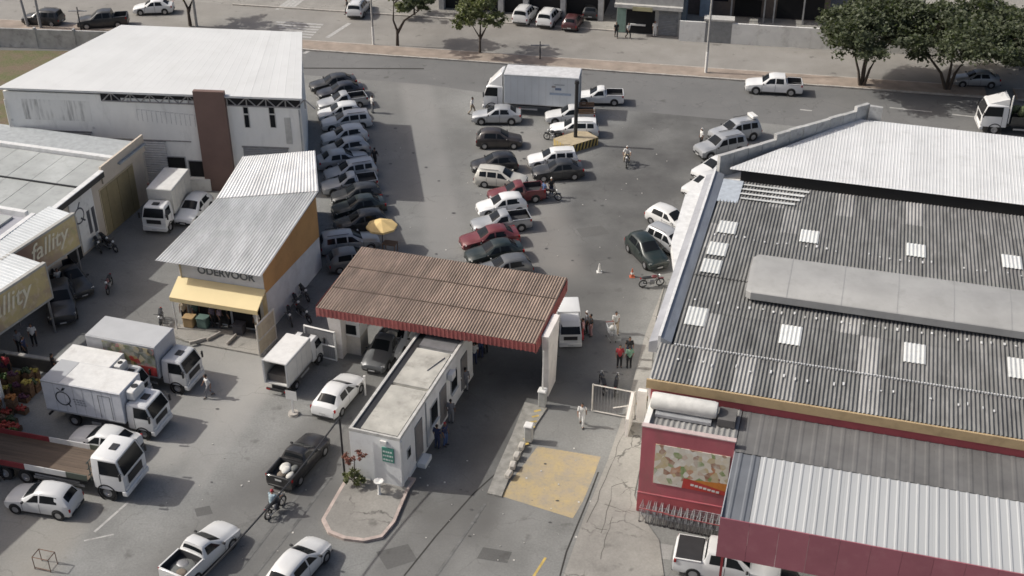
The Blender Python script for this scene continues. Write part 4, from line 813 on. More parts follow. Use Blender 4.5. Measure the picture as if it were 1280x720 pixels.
        x = sp['ws'][0]-.12; h = half(at(x)); bevel_box(x-.06, x+.06, s*(h[3][0]+.10)-.09, s*(h[3][0]+.10)+.09, h[3][1]+.01, h[3][1]+.13, .03, 1).build('mirror', BLACK, root, smooth=40)
        MB().box(sp['wx'][1]+r+.08, sp['wx'][0]-r-.08, s*(wbar*.975)-.012, s*(wbar*.975)+.012, S[5][2]+.0, S[5][2]+.09).build('sill', mBlack, root)
    for s in (1, -1):
        for xd in [q[0] for q in sd[1:-1]] + [sd[0][0]+.12]:
            h_ = half(at(xd)); MB().add([(xd-.011,s*(h_[1][0]+.004),h_[1][1]),(xd+.011,s*(h_[1][0]+.004),h_[1][1]),(xd+.011,s*(h_[2][0]+.006),h_[2][1]),(xd-.011,s*(h_[2][0]+.006),h_[2][1]),(xd+.011,s*(h_[3][0]+.006),h_[3][1]),(xd-.011,s*(h_[3][0]+.006),h_[3][1])], [(0,1,2,3),(3,2,4,5)]).build('door_seam', mBlack, root, fix=False)
    a = S[0]; bb = S[-1]
    bevel_box(a[0]-.12, a[0]+.03, -S[1][1]*.86, S[1][1]*.86, a[2]-.06, a[2]+.10, .03, 1).build('front_bumper', mBlack, root, smooth=40); bevel_box(bb[0]-.03, bb[0]+.10, -S[-2][1]*.9, S[-2][1]*.9, bb[2]-.06, bb[2]+.09, .03, 1).build('rear_bumper', mBlack, root, smooth=40)
    MB().box(a[0]+.0, a[0]+.035, -.30, .30, a[3]-.10, a[3]-.02).build('grille', mBlack, root)
    MB().box(a[0]+.03, a[0]+.045, -.2, .2, a[2]-.0, a[2]+.09).build('plate', mPlate, root); MB().box(bb[0]-.045, bb[0]-.031, -.2, .2, bb[3]-.15, bb[3]-.04).build('plate', mPlate, root)
    if kind in ('suv', 'wagon'):
        for s in (1, -1): MB().bar((-.1,s*.55,S[6][4]+.05), (-1.6,s*.55,S[7][4]+.05), .035).build('roof_rail', mDarkSteel, root)
    return root
PROTO = {k: car_proto(k) for k in SPEC}; USED = set()
NICE = {'hatchback': 'hatchback', 'sedan': 'sedan', 'wagon': 'estate car', 'suv': 'sport utility car', 'pickup': 'single-cab pickup', 'crew_pickup': 'double-cab pickup'}
PN = {}
def car(kind, x, y, yaw, pnt, label, group=None, name=None, scale=1.0, z=.004, black_trim=True):
    src = PROTO[kind]
    if kind not in USED: USED.add(kind); c = src
    else: c = copy_tree(src)
    p = G(x, y); c.location = (p.x, p.y, z); c.rotation_euler = (0, 0, yaw); c.scale = (scale*random.uniform(.965,1.035), scale*random.uniform(.98,1.02), scale*random.uniform(.96,1.05))
    c.name = {'hatchback':'hatchback_car','sedan':'sedan_car','wagon':'estate_car','suv':'utility_car','pickup':'pickup_truck','crew_pickup':'pickup_truck'}[kind]
    cat = 'pickup' if 'pickup' in kind else 'car'
    tag(c, label, cat, group)
    for ch in c.children:
        b = ch.name.split('.')[0]
        if b in ('body', 'bed_rail') or (not black_trim and b in ('mirror','front_bumper','rear_bumper')):
            ch.material_slots[0].link = 'OBJECT'; ch.material_slots[0].material = pnt
        elif b in ('mirror','front_bumper','rear_bumper'):
            ch.material_slots[0].link = 'OBJECT'; ch.material_slots[0].material = mBlack
    return c
# build all prototypes first so copies are pristine (material links are per object)
LFT = R(197)
ORD = ['first','second','third','fourth','fifth','sixth','seventh','eighth','ninth','tenth','eleventh','twelfth','thirteenth','fourteenth','fifteenth']
g1 = 'cars in the row beside the warehouse'
rowA = [('sedan',417,111,DGREY,'dark grey sedan',0),('sedan',426,121,DBLUE,'dark blue sedan',0),('pickup',428,134,SILVER,'silver pickup with black bed',0),('hatchback',425,148,WHITE,'white hatchback',0),('wagon',433,159,WHITE,'white estate car',0),('hatchback',431,178,WHITE,'white hatchback',0),
  ('hatchback',432,193,SILVER,'silver hatchback',0),('sedan',429,207,SILVER,'silver sedan',1),('wagon',438,222,SILVER,'silver estate car',0),('pickup',437,238,SILVER,'silver pickup with dark bed',0),('hatchback',446,252,DGREY,'dark grey hatchback',0),('sedan',449,267,GREEN,'dark green sedan',0),('hatchback',451,286,DGREY,'dark grey hatchback',0),('wagon',438,311,SILVER,'silver estate car',1),('hatchback',443,333,GREY,'grey hatchback',1)]
for i, (k, x, y, pn, ds, fl_) in enumerate(rowA):
    c = car(k, x, y, LFT + (math.pi if fl_ else 0) + R(random.uniform(-3,3)), pn, '%s, %s from the street in the warehouse-side row' % (ds, ORD[i]), g1, black_trim=i % 3 == 0)
g2 = 'cars in the row left of the striped island'
rowB = [('sedan',621,152,SILVER,'silver sedan behind the box truck',R(180)),('hatchback',624,182,BROWN,'dark brown hatchback',R(0)),('hatchback',618,213,BLACK,'black hatchback',R(190)),('wagon',627,231,CREAM,'cream white estate car',R(-12)),('pickup',645,250,REDP,'red pickup',R(192)),('hatchback',627,265,WHITE,'white hatchback',R(194)),
  ('pickup',626,286,SILVER,'silver pickup with open bed',R(194)),('sedan',612,306,REDP,'red sedan',R(196)),('sedan',618,325,GREEN,'dark green sedan',R(197)),('hatchback',630,344,GREY,'grey hatchback under the gate canopy edge',R(196))]
for i, (k, x, y, pn, ds, yw) in enumerate(rowB): car(k, x, y, yw, pn, '%s, %s from the street in the middle parking row' % (ds, ORD[i]), g2, black_trim=i % 2 == 0)
car('pickup', 712, 152, R(181), WHITE, 'white pickup with wooden slatted bed beside the striped island', None)
car('wagon', 717, 168, R(178), WHITE, 'white panel car parked against the striped island', None)
car('pickup', 748, 128, R(178), WHITE, 'white pickup with black bed behind the tall box truck', None)
car('wagon', 690, 206, R(186), WHITE, 'white estate car between striped island and dark sedan', None)
car('sedan', 697, 221, R(188), DGREY, 'dark grey sedan just below the striped island', None)
car('suv', 917, 174, R(200), SILVER, 'silver utility car with roof load beside the diagonal parapet', None)
car('suv', 899, 192, R(203), SILVER, 'silver utility car nose to the man in a white hat', None)
car('hatchback', 893, 219, R(212), WHITE, 'white hatchback half hidden by the market parapet, nearer the street', None)
car('hatchback', 880, 240, R(216), WHITE, 'white hatchback half hidden by the white wall ledge of the market', None)
car('hatchback', 838, 283, R(-46), WHITE, 'white hatchback angled towards the market parapet', None, black_trim=False)
car('wagon', 838, 312, R(-48), SILVER, 'pale silver estate car angled beside the dark green hatchback', None)
car('hatchback', 808, 323, R(-68), GREEN, 'dark green hatchback beside the red motorcycle', None, scale=1.04, black_trim=False)
car('sedan', 1218, 106, R(176), SILVER, 'silver sedan on the street under the large tree', None)
car('crew_pickup', 966, 115, R(172), WHITE, 'white double-cab pickup driving along the street', None)
car('sedan', 193, 16, R(186), WHITE, 'white sedan on the far street beyond the warehouse', None)
car('suv', 55, 30, R(172), BLACK, 'black utility car on the street behind the twin poles', None)
car('crew_pickup', 130, 33, R(190), DGREY, 'dark grey pickup on the street beyond the warehouse roof', None)
car('suv', 449, 16, R(82), WHITE, 'white utility car driving away by the slender pole', None)
car('suv', 657, 25, R(72), WHITE, 'white utility car parked at the workshop, farther from the maroon car', None)
car('suv', 687, 28, R(72), WHITE, 'white utility car parked at the workshop beside the maroon car', None)
car('hatchback', 716, 33, R(75), paint('paint_maroon', (.07,.02,.022)), 'dull maroon hatchback parked before the workshop pier', None)
car('wagon', 740, 18, R(80), DGREY, 'dark estate car inside the workshop opening', None)
car('hatchback', 57, 634, R(168.5), WHITE, 'white hatchback beside the flatbed truck', None)
car('sedan', 133, 560, R(163), WHITE, 'white sedan squeezed between logo box truck and flatbed truck', None)
car('sedan', 424, 502, R(69), WHITE, 'white sedan waiting beside the gatehouse', None)
dk = car('pickup', 376, 583, R(68), BLACK, 'black pickup carrying white sacks by the gatehouse', None)
car('pickup', 254, 700, R(62), WHITE, 'white pickup with rope-tied open bed at the yard entrance', None)
car('hatchback', 375, 716, R(64), WHITE, 'white hatchback approaching the rounded kerb island', None)
car('crew_pickup', 908, 716, R(-14), WHITE, 'white double-cab pickup with black bed cover at the red canopy', None)
car('hatchback', 243, 270, R(-103), WHITE, 'white hatchback parked beside the yard box truck', None)
car('pickup', 481, 446, R(-107), GREY, 'mid grey loaded pickup coming through the gate', None)
car('sedan', 500, 428, R(-107), WHITE, 'white sedan under the gate canopy behind the loaded grey pickup', None)
car('crew_pickup', 78, 385, R(-70), DGREY, 'dark pickup parked in the shade of the gold sign', None)
car('pickup', 92, 358, R(-52), DGREY, 'dark open pickup with pale bed rim beside the brown sign', None)
for nm in SPEC:
    pass
# cargo lying in some beds
def cargo(label, x, y, yaw, dx, z, items, nm, cat):
    p = G(x, y); r = empty(nm, (p.x + math.cos(yaw)*dx, p.y + math.sin(yaw)*dx, z), yaw, label, cat)
    for (a, b, c_, sx_, sy_, sz_, mt_) in items: MB().ball((a, b, c_+sz_), sx_, sy_, sz_, 10, 6).build('sack', mt_, r, smooth=60)
    return r
mSack = M('sack_white', (.55,.54,.5), .9, var=.2, bmp=.3); mSackB = M('sack_brown', (.18,.15,.12), .9, bmp=.3); mTarp = M('tarp_grey', (.13,.135,.13), .8, var=.25, scale=3, bmp=.4)
cargo('white sacks and a tub in the black pickup bed', 376, 583, R(68), -1.42, .63, [(.3,.25,0,.38,.3,.13,mSack), (-.3,.1,0,.36,.26,.12,mSackB), (-.2,-.35,0,.32,.2,.11,mSack), (.35,-.3,0,.3,.22,.14,mTarp), (.0,.0,.14,.34,.22,.10,mSack)], 'sack_load', 'sacks')
cargo('grey sheet and ropes in the white pickup bed', 254, 700, R(62), -1.42, .63, [(0,0,0,.66,.62,.07,mTarp), (.2,.15,.06,.3,.35,.06,mSteel), (-.3,-.2,.05,.25,.3,.07,mSackB)], 'sheet_load', 'cargo')
cargo('pale sacks under tarp on the grey pickup at the gate', 481, 446, R(-107), -1.42, .63, [(0,0,0,.5,.55,.4,mTarp), (.35,.1,.1,.3,.4,.3,mSack)], 'tarp_load', 'cargo')
def bedcover(x, y, yaw):
    p = G(x, y); r = MB().box(-2.48,-1.26,-.83,.83,1.20,1.23).build('bed_cover', M('bed_cover_black', (.025,.025,.027), .6), None, loc=(p.x,p.y,0.004), rotz=yaw); return r
c_ = [o for o in bpy.data.objects if o.parent is None and o.get('label','').startswith('white double-cab pickup with black bed cover')][0]
MB().box(-2.48,-1.26,-.83,.83,1.20,1.23).build('bed_cover', M('bed_cover_black', (.025,.025,.027), .6), c_)
c_ = [o for o in bpy.data.objects if o.parent is None and o.get('label','').startswith('white pickup with wooden slatted')][0]
for k in range(3):
    for s in (1,-1): MB().box(-2.2,-.72,s*.78-.02,s*.78+.02,1.03+k*.16,1.13+k*.16).build('bed_slat', mWood, c_)
c_ = [o for o in bpy.data.objects if o.parent is None and o.get('label','').startswith('silver utility car with roof load')][0]
bevel_box(-1.85,-1.35,-.5,.5,1.74,1.98,.04,1).build('roof_box', mWhitePaint, c_)
# ---------------------------------------------------------------- trucks
def wheel_set(root, xs, half, r, dual=False):
    for x in xs:
        for s in (1, -1):
            w_ = MB().lathe([(r*.55,-.12),(r*.92,-.13),(r,-.09),(r,.09),(r*.92,.13),(r*.55,.12)], 18, 'y').build('wheel', mRubber, root, smooth=40); w_.location = (x, s*half, r)
            MB().lathe([(0,s*.05),(r*.25,s*.07),(r*.3,s*.11),(r*.55,s*.10),(r*.6,s*.12)], 14, 'y').build('rim', mRim, w_, smooth=40)
def cab(root, x0, L, W, z0, H, pnt, slope=.35, deflector=False, skirt=True):
    """cab from x0 (back) to x0+L (front), width W, floor z0, roof height H"""
    h = W/2; x1 = x0 + L; zb = z0 + (H-z0)*.48
    ringf = lambda x, wd, za, zt: [(x,-wd,za),(x,-wd,zb-.05),(x,-wd*.90,zt-.10),(x,-wd*.80,zt),(x,wd*.80,zt),(x,wd*.90,zt-.10),(x,wd,zb-.05),(x,wd,za)]
    m = MB(); R_ = [ringf(x0,h*.97,z0,H-.06), ringf(x0+.12,h,z0,H), ringf(x1-slope-.12,h,z0,H), ringf(x1-slope,h*.99,z0,H-.06)]
    for r in R_: m.v += r
    # front: sloping windscreen then upright nose
    m.v += [(x1-.04,-h*.97,z0),(x1-.03,-h*.97,zb-.06),(x1-.02,-h*.95,zb),(x1-.02,-h*.5,zb+.01),(x1-.02,h*.5,zb+.01),(x1-.02,h*.95,zb),(x1-.03,h*.97,zb-.06),(x1-.04,h*.97,z0)]
    for i in range(4):
        for k in range(7): m.f.append((i*8+k, i*8+k+1, (i+1)*8+k+1, (i+1)*8+k))
        m.f.append((i*8+7, i*8, (i+1)*8, (i+1)*8+7))
    m.f += [tuple(range(8)), tuple(32+k for k in range(8))]
    b = m.build('cab', pnt, root, smooth=35)
    xt = x1 - slope
    MB().add([(x1-.0,-h*.86,zb+.06),(x1-.0,h*.86,zb+.06),(xt+.035,h*.78,H-.13),(xt+.035,-h*.78,H-.13)], [(0,1,2,3)]).build('windshield', mGlass, b, fix=False)
    for s in (1,-1):
        MB().add([(x1-.12,s*(h*.985+.01),zb+.02),(x0+.45,s*(h+.008),zb+.02),(x0+.45,s*(h*.915+.012),H-.16),(xt-.0,s*(h*.915+.012),H-.16)], [(0,1,2,3)]).build('side_window', mGlass, b, fix=False)
        bevel_box(x1-.12,x1-.02,s*(h+.16)-.06,s*(h+.16)+.06,zb-.05,zb+.40,.02,1).build('mirror', mBlack, b); MB().box(x1-.01,x1+.02,s*h*.78-.16,s*h*.78+.16,z0+.05,z0+.22).build('headlight', mLamp, b)
        MB().bar((x1-.07,s*h*.98,zb+.3),(x1-.07,s*(h+.14),zb+.3),.03).build('mirror_arm', mBlack, b)
    bevel_box(x1-.25,x1+.07,-h,h,z0-.32,z0+.01,.05,1).build('bumper', pnt if skirt else mBlack, b, smooth=40)
    MB().box(x1+.0,x1+.015,-h*.6,h*.6,z0+.28,zb-.12).build('grille', mBlack, b); MB().box(x1+.07,x1+.08,-.2,.2,z0-.22,z0-.1).build('plate', mPlate, b)
    if slope < .5: MB().box(x0+L*.35,x0+L*.35+.4,-.25,.25,H+.001,H+.05).build('roof_hatch', mDarkSteel, b)
    for s in (1,-1): MB().add([(x0+.42,s*(h+.006),z0+.05),(x0+.45,s*(h+.006),z0+.05),(x0+.45,s*(h+.006),zb),(x0+.42,s*(h+.006),zb)], [(0,1,2,3)]).build('door_seam', mBlack, b, fix=False)
    if deflector:
        d = MB(); d.hexa([(x0+.05,-h*.85,H+.001),(xt-.1,-h*.7,H+.001),(xt-.1,h*.7,H+.001),(x0+.05,h*.85,H+.001)], [(x0+.05,-h*.8,H+deflector),(x0+.25,-h*.6,H+deflector),(x0+.25,h*.6,H+deflector),(x0+.05,h*.8,H+deflector)]); d.build('wind_deflector', pnt, b)
    return b
def truck(name, pos, yaw, label, boxL, boxW, boxH, z0, cabL=1.6, cabH=2.3, cabW=2.0, r=.38, mbox=None, mcab=None, wheels=None, deflector=False, group=None, roofmat=None, open_rear=False, gap=.12):
    """local x forward; cargo box from -boxL to 0, cab from gap to gap+cabL"""
    root = empty(name, (pos[0], pos[1], .004), yaw, label, 'truck', group); h = boxW/2; mcab = mcab or WHITE; mbox = mbox or mWhitePaint
    MB().box(-boxL+.1, cabL*.7, -.42, .42, r+.12, z0-.06).build('chassis', mDarkSteel, root)
    if boxH:
        if open_rear:
            b = MB(); th = .06
            b.box(-boxL,0,-h,h,z0,z0+.08); b.box(-boxL,0,-h,-h+th,z0+.081,z0+boxH-.06); b.box(-boxL,0,h-th,h,z0+.081,z0+boxH-.06); b.box(-th,0,-h+th,h-th,z0+.081,z0+boxH-.06); b.box(-boxL,0,-h,h,z0+boxH-.059,z0+boxH); bx = b.build('cargo_box', mbox, root)
            for s in (1,-1): MB().box(-boxL-.03,-boxL+.001,s*h*.94-.05,s*h*.94+.05,z0,z0+boxH).build('door_frame', mGalv, bx)
            MB().box(-boxL-.02,-boxL+.04,h+.01,h+.05,z0,z0+boxH).build('box_door', mbox, bx)
            MB().box(-boxL+.2,-.2,-h+.15,h-.15,z0+.082,z0+.6).build('stacked_goods', M('goods_dark', (.12,.11,.1), .9), bx)
        else: bx = bevel_box(-boxL,0,-h,h,z0,z0+boxH,.03,1).build('cargo_box', mbox, root)
        for s in (1,-1):
            MB().box(-boxL+.02,-.02,s*(h+.012)-.012,s*(h+.012)+.012,z0+boxH-.09,z0+boxH-.02).build('box_rail', mGalv, bx); MB().box(-boxL+.02,-.02,s*(h+.012)-.012,s*(h+.012)+.012,z0+.02,z0+.1).build('box_rail', mGalv, bx)
        sm_ = MB()
        for s in (1,-1):
            for k in range(1, int(boxL/.62)): sm_.box(-k*.62-.012,-k*.62+.012,s*(h+.003)-.004,s*(h+.003)+.004,z0+.11,z0+boxH-.1)
        sm_.build('panel_seams', mGalv, bx)
        rt = MB().box(-boxL+.04,-.04,-h+.04,h-.04,z0+boxH+.001,z0+boxH+.02).build('box_roof', roofmat or mWhitePaint, bx)
        if not open_rear:
            MB().box(-boxL-.012,-boxL-.001,-.012,.012,z0+.1,z0+boxH-.1).build('door_seam', mBlack, bx)
            for s in (1,-1): MB().bar((-boxL-.02,s*.3,z0+.1),(-boxL-.02,s*.3,z0+boxH-.1),.03).build('lock_bar', mGalv, bx)
    cab(root, gap, cabL, cabW, r+.28, cabH, mcab, deflector=deflector)
    wheel_set(root, wheels or (gap+cabL*.55, -boxL*.68), cabW/2-.14, r)
    for s in (1,-1):
        MB().box(-boxL*.45,-.35,s*(h-.1)-.02,s*(h-.1)+.02,r+.05,r+.20).build('side_guard', mGalv, root)
        xf = (wheels or (gap+cabL*.55,))[0]; MB().lathe([(r+.03,-.03),(r+.10,-.03),(r+.10,.03),(r+.03,.03)], 18, 'y', (xf, s*(cabW/2+.001), r+.02)).build('mudguard', mBlack, root)
    MB().box(-boxL-.05,-boxL+.03,-h*.9,h*.9,r+.05,r+.2).build('rear_bumper', mDarkSteel, root)
    for s in (1,-1): MB().box(-boxL-.065,-boxL-.051,s*h*.75-.13,s*h*.75+.13,r+.08,r+.18).build('taillight', mTail, root)
    return root, (bx if boxH else None)
mFruit, t, bs = newmat('fruit_picture'); v = coords(t); vo = N(t, 'ShaderNodeTexVoronoi'); vo.inputs['Scale'].default_value = 3.2; LK(t, v, vo.inputs['Vector'])
cr = N(t, 'ShaderNodeValToRGB'); cr.color_ramp.interpolation = 'CONSTANT'; els = cr.color_ramp.elements
stops = [(0,(.10,.12,.04)),(.2,(.35,.26,.10)),(.36,(.06,.08,.03)),(.5,(.36,.05,.04)),(.62,(.15,.17,.06)),(.78,(.42,.36,.22)),(.9,(.08,.07,.05))]
els[0].color = (*stops[0][1],1); els[1].position = stops[1][0]; els[1].color = (*stops[1][1],1)
for p_, q_ in stops[2:]: e = els.new(p_); e.color = (*q_,1)
sx = N(t, 'ShaderNodeSeparateColor'); LK(t, vo.outputs['Color'], sx.inputs[0]); LK(t, sx.outputs[0], cr.inputs[0]); LK(t, mixc(t, maprange(t, noise(t, v, 2, 4), .4, .62, 0, .7), cr.outputs[0], (.33,.33,.33)), bs.inputs['Base Color']); bs.inputs['Roughness'].default_value = .5
mGreyRoof = M('box_roof_grey', (.42,.425,.43), .7, var=.08, scale=.6)
a_, b_ = Vector((-20.8,61.95,0)), R(-17)
tA, bxA = truck('box_truck', a_, b_, 'grey box truck with fruit picture and red panel on its side', 4.75, 2.2, 2.25, .98, roofmat=mGreyRoof, mbox=M('box_grey', (.46,.46,.47), .6, var=.1))
MB().box(-3.6,-.12,-1.135,-1.103,1.5,3.05).build('fruit_panel', mFruit, bxA); MB().box(-1.35,-.12,-1.145,-1.136,1.12,1.75).build('red_panel', M('panel_red', (.34,.04,.04), .5), bxA)
tB, bxB = truck('box_truck', (-21.75,57.55,0), R(-16), 'white refrigerated box truck with black round fruit logo', 5.15, 2.15, 2.1, .95, mbox=M('box_white', (.60,.61,.64), .55, var=.08))
lg = MB()
for k in range(28):
    a0, a1 = 2*math.pi*k/28, 2*math.pi*(k+1)/28
    lg.quad(*[(-3.85+r_*math.cos(a), -1.09, 2.0+r_*math.sin(a)) for r_, a in ((.42,a0),(.49,a0),(.49,a1),(.42,a1))])
mLogo = M('logo_black', (.02,.022,.025), .5)
lg.build('logo_ring', mLogo, bxB, fix=False)
MB().bar((-3.6,-1.09,1.75),(-3.42,-1.09,1.5),.05).build('logo_tail', mLogo, bxB); MB().add([(-3.9,-1.09,2.52),(-3.72,-1.09,2.58),(-3.55,-1.09,2.78),(-3.75,-1.09,2.76)], [(0,1,2,3)]).build('logo_leaf', mLogo, bxB, fix=False); MB().add([(-4.15,-1.09,2.68),(-3.95,-1.09,2.52),(-3.9,-1.09,2.55),(-4.1,-1.09,2.72)], [(0,1,2,3)]).build('logo_stem', mLogo, bxB, fix=False)
for r_ in range(3):
    for k in range(4): MB().box(-3.2+k*.2+r_*.04,-3.05+k*.2+r_*.04,-1.09,-1.087,2.02-r_*.16,2.12-r_*.16).build('logo_lettering', M('letter_dim', (.3,.31,.33), .6), bxB)
for x0, x1, z0_, z1_ in ((-1.5,-.72,1.1,2.7),): 
    for q in ((x0,x0+.025,z0_,z1_),(x1-.025,x1,z0_,z1_),(x0,x1,z1_-.025,z1_)): MB().box(q[0],q[1],-1.093,-1.088,q[2],q[3]).build('side_door_seam', mDarkSteel, bxB)
bevel_box(.02,.55,-.6,.6,2.35,2.95,.06,1).build('cooling_unit', mWhitePaint, bxB); MB().lathe([(0,0),(.2,0),(.2,.03),(0,.03)],12,'z',(.28,0,2.951)).build('fan', mBlack, bxB)
MB().box(-5.1,-3.9,-1.03,1.03,3.075,3.085).build('roof_patch_or_shade', mGreyRoof, bxB)  # shade on the rear of the box roof, painted as a grey area
tC, bxC = truck('box_truck', (-23.35,60.35,0), R(-16.5), 'white box truck wedged between the fruit truck and logo truck', 3.5, 1.75, 1.75, .88, cabL=1.4, cabH=2.05, cabW=1.7, r=.33)
bevel_box(.02,.5,-.4,.4,2.1,2.6,.05,1).build('cooling_unit', mWhitePaint, bxC); MB().lathe([(0,0),(.15,0),(.15,.03),(0,.03)],12,'z',(.26,0,2.601)).build('fan', mBlack, bxC)
tM, bxM = truck('box_truck', (-13.05,63.35,0), R(70.5), 'small white box truck with open rear doors beside the gate column', 3.05, 1.6, 1.65, .82, cabL=1.35, cabH=1.95, cabW=1.6, r=.31, open_rear=True, mbox=M('box_offwhite', (.58,.57,.54), .6, var=.1))
tF, bxF = truck('box_truck', (-.55,103.35,0), R(171.5), 'long grey-white box truck with faint blue logo near the street', 6.6, 2.35, 2.75, 1.0, cabL=1.75, cabH=2.55, cabW=2.25, r=.45, deflector=1.15, mbox=M('box_bluegrey', (.54,.57,.59), .6, var=.08, scale=.6), roofmat=M('box_roof_pale', (.55,.55,.55), .7))
for sx_, sz_, w2, h2, mt_ in ((-5.0,2.2,1.9,.22,(.30,.36,.45)), (-4.8,2.65,.55,.22,(.12,.16,.25)), (-4.9,3.05,.9,.12,(.35,.38,.40)), (-4.4,2.85,.35,.15,(.25,.22,.22))): MB().box(sx_-w2/2,sx_+w2/2,1.19,1.196,sz_-h2/2,sz_+h2/2).build('faded_logo', M('faded_%d' % int(sx_*10), mt_, .6), bxF)
tY, bxY = truck('box_truck', (-26.0,81.95,0), R(-98), 'white box truck parked before the warehouse loading doors', 3.6, 1.95, 1.95, .95, cabL=1.55, cabH=2.15, cabW=1.85, r=.36, mbox=M('box_cream', (.55,.54,.50), .6, var=.1))
# flatbed
pD = G(140,598); tD, _ = truck('flatbed_truck', (-22.4,52.55,0), R(-15), 'white-cab flatbed truck with brown plank bed and red-white side boards', 7.6, 2.4, 0, 1.05, cabL=1.85, cabH=2.75, cabW=2.35, r=.48, wheels=(1.05,-3.95,-5.25), gap=.35)
bd = MB().box(-7.6,0,-1.2,1.2,.98,1.10).build('bed', mDarkSteel, tD)
for k in range(12): MB().box(-7.6,0,-1.19+k*.198,-1.19+k*.198+.19,1.101,1.14+random.uniform(0,.008)).build('plank', M('bed_plank', (.125,.09,.065), .85, var=.25, rnd=.15, scale=1.5, stretch=(.3,3,1)), bd)
for s in (1,-1):
    for k in range(6):
        MB().box(-7.6+k*1.27,-7.6+k*1.27+1.25,s*1.2-.02,s*1.2+.02,1.11,1.48).build('side_board', ([M('board_red',(.22,.03,.035),.6,rnd=.1)]*3+[mWhitePaint]*2+[M('board_green',(.10,.115,.09),.7)])[k], tD)
hd = MB()
for y in (-1.0,-.35,.35,1.0): hd.bar((.12,y,1.0),(.12,y,2.3),.06)
for z in (1.5,1.9,2.3): hd.bar((.12,-1.15,z),(.12,1.15,z),.06)
hd.build('headboard', M('rack_green', (.07,.085,.075), .6), tD)
for s in (1,-1): MB().box(-3.3,-.6,s*1.1-.02,s*1.1+.02,.55,.66).build('side_rail', mGalv, tD); MB().box(-3.3,-.6,s*1.1-.02,s*1.1+.02,.75,.86).build('side_rail', mGalv, tD)
# truck far right on the street
tR, _ = truck('flatbed_truck', G(1256,163) , R(172), 'white flatbed truck hauling green produce on the street', 6.5, 2.4, 0, 1.05, cabL=2.1, cabH=2.7, cabW=2.35, r=.48, wheels=(1.2,-4.0,-5.2), deflector=.55, gap=.3)
MB().box(-6.5,0,-1.2,1.2,.98,1.12).build('bed', mDarkSteel, tR)
for k in range(6):
    for s in (1,-1): MB().box(-6.5+k*1.08,-6.5+k*1.08+1.05,s*1.2-.02,s*1.2+.02,1.13,1.75).build('side_board', M('board_dark',(.06,.06,.055),.7), tR)
MB().tube([(.15,1.0,1.1),(.15,1.0,3.6)],.07).build('exhaust_stack', mWhitePaint, tR)
hp = MB()
for k in range(26): hp.ball((random.uniform(-6.2,-.3), random.uniform(-.9,.9), 1.5+random.uniform(0,.55)), random.uniform(.25,.45), None, random.uniform(.2,.35), 8, 5)
hp.build('produce_heap', M('greens', (.09,.11,.05), .9, var=.5, scale=5, bmp=.6), tR, smooth=60)
# white van at the gate
van = empty('van', G(711,420)+Vector((0,0,.004)), R(-88), 'white delivery van beside the gate column with people around it', 'van')
cab(van, -.3, 1.9, 1.7, .42, 1.9, WHITE, slope=.75)
bevel_box(-2.4,-.30,-.86,.86,.42,1.98,.08,2).build('cargo_body', WHITE, van, smooth=40); wheel_set(van, (.95,-1.6), .72, .31); van.scale = (.86,.86,.86)
# ---------------------------------------------------------------- motorcycles
def bike_proto():
    r = empty('motorcycle', (0,0,0))
    for x in (.62,-.62):
        w_ = MB().lathe([(.24,-.04),(.29,-.05),(.31,-.02),(.31,.02),(.29,.05),(.24,.04),(.24,-.04)],18,'y').build('wheel', mRubber, r, smooth=50); w_.location = (x,0,.31); MB().lathe([(.03,-.06),(.05,-.06),(.05,.06),(.03,.06)],8,'y').build('hub', mRim, w_)
        sp_ = MB(); [sp_.bar((0,0,0),(.25*math.cos(a),0,.25*math.sin(a)),.015) for a in (0,1.05,2.1,3.14,4.19,5.24)]; sp_.build('spokes', mRim, w_)
    f = MB(); f.tube([(.62,0,.31),(.42,0,.85),(.38,0,1.0)],.03); f.tube([(.42,0,.8),(0,0,.72),(-.45,0,.70),(-.75,0,.78)],.03); f.tube([(.38,0,.62),(.1,0,.30),(-.3,0,.32),(-.62,0,.31)],.028); f.tube([(-.45,0,.7),(-.62,0,.31)],.025); f.build('frame', mDarkSteel, r)
    bevel_box(-.15,.2,-.11,.11,.22,.52,.04,1).build('engine', mSteel, r, smooth=40); MB().ball((.16,0,.80),.25,.14,.13,12,8).build('fuel_tank', BLACK, r, smooth=60); bevel_box(-.68,-.02,-.13,.13,.74,.84,.04,2).build('seat', mBlack, r, smooth=40)
    MB().tube([(.30,-.34,1.02),(.38,-.1,1.0),(.38,.1,1.0),(.30,.34,1.02)],.018).build('handlebar', mDarkSteel, r); MB().ball((.52,0,.88),.08,.10,.09,10,6).build('headlight', mLamp, r, smooth=60); MB().box(-.84,-.78,-.06,.06,.72,.80).build('taillight', mTail, r)
    MB().tube([(.05,-.13,.25),(-.3,-.15,.27),(-.7,-.16,.36)],[.025,.03,.045]).build('exhaust', mRim, r, smooth=50); MB().hexa([(.4,-.06,.64),(.86,-.06,.60),(.86,.06,.60),(.4,.06,.64)],[(.45,-.06,.66),(.80,-.06,.66),(.80,.06,.66),(.45,.06,.66)]).build('mudguard', BLACK, r)
    return r
BK = bike_proto(); bk_used = [False]
def bike(x, y, yaw, label, pnt=BLACK, lean=4, group=None, box=False):
    c = BK if not bk_used[0] else copy_tree(BK); bk_used[0] = True
    p = G(x, y); c.location = (p.x, p.y, .004); c.rotation_euler = (R(lean), 0, yaw); tag(c, label, 'motorcycle', group); c.name = 'motorcycle'
    for ch in c.children:
        if ch.name.split('.')[0] in ('fuel_tank','mudguard'): ch.material_slots[0].link = 'OBJECT'; ch.material_slots[0].material = pnt
    return c
BIKES = []
bike(814,358,R(12),'red motorcycle parked in front of the dark green hatchback',REDP)
bike(345,640,R(62),'motorcycle ridden past the rounded kerb island by a rider in a red helmet',DGREY,0)
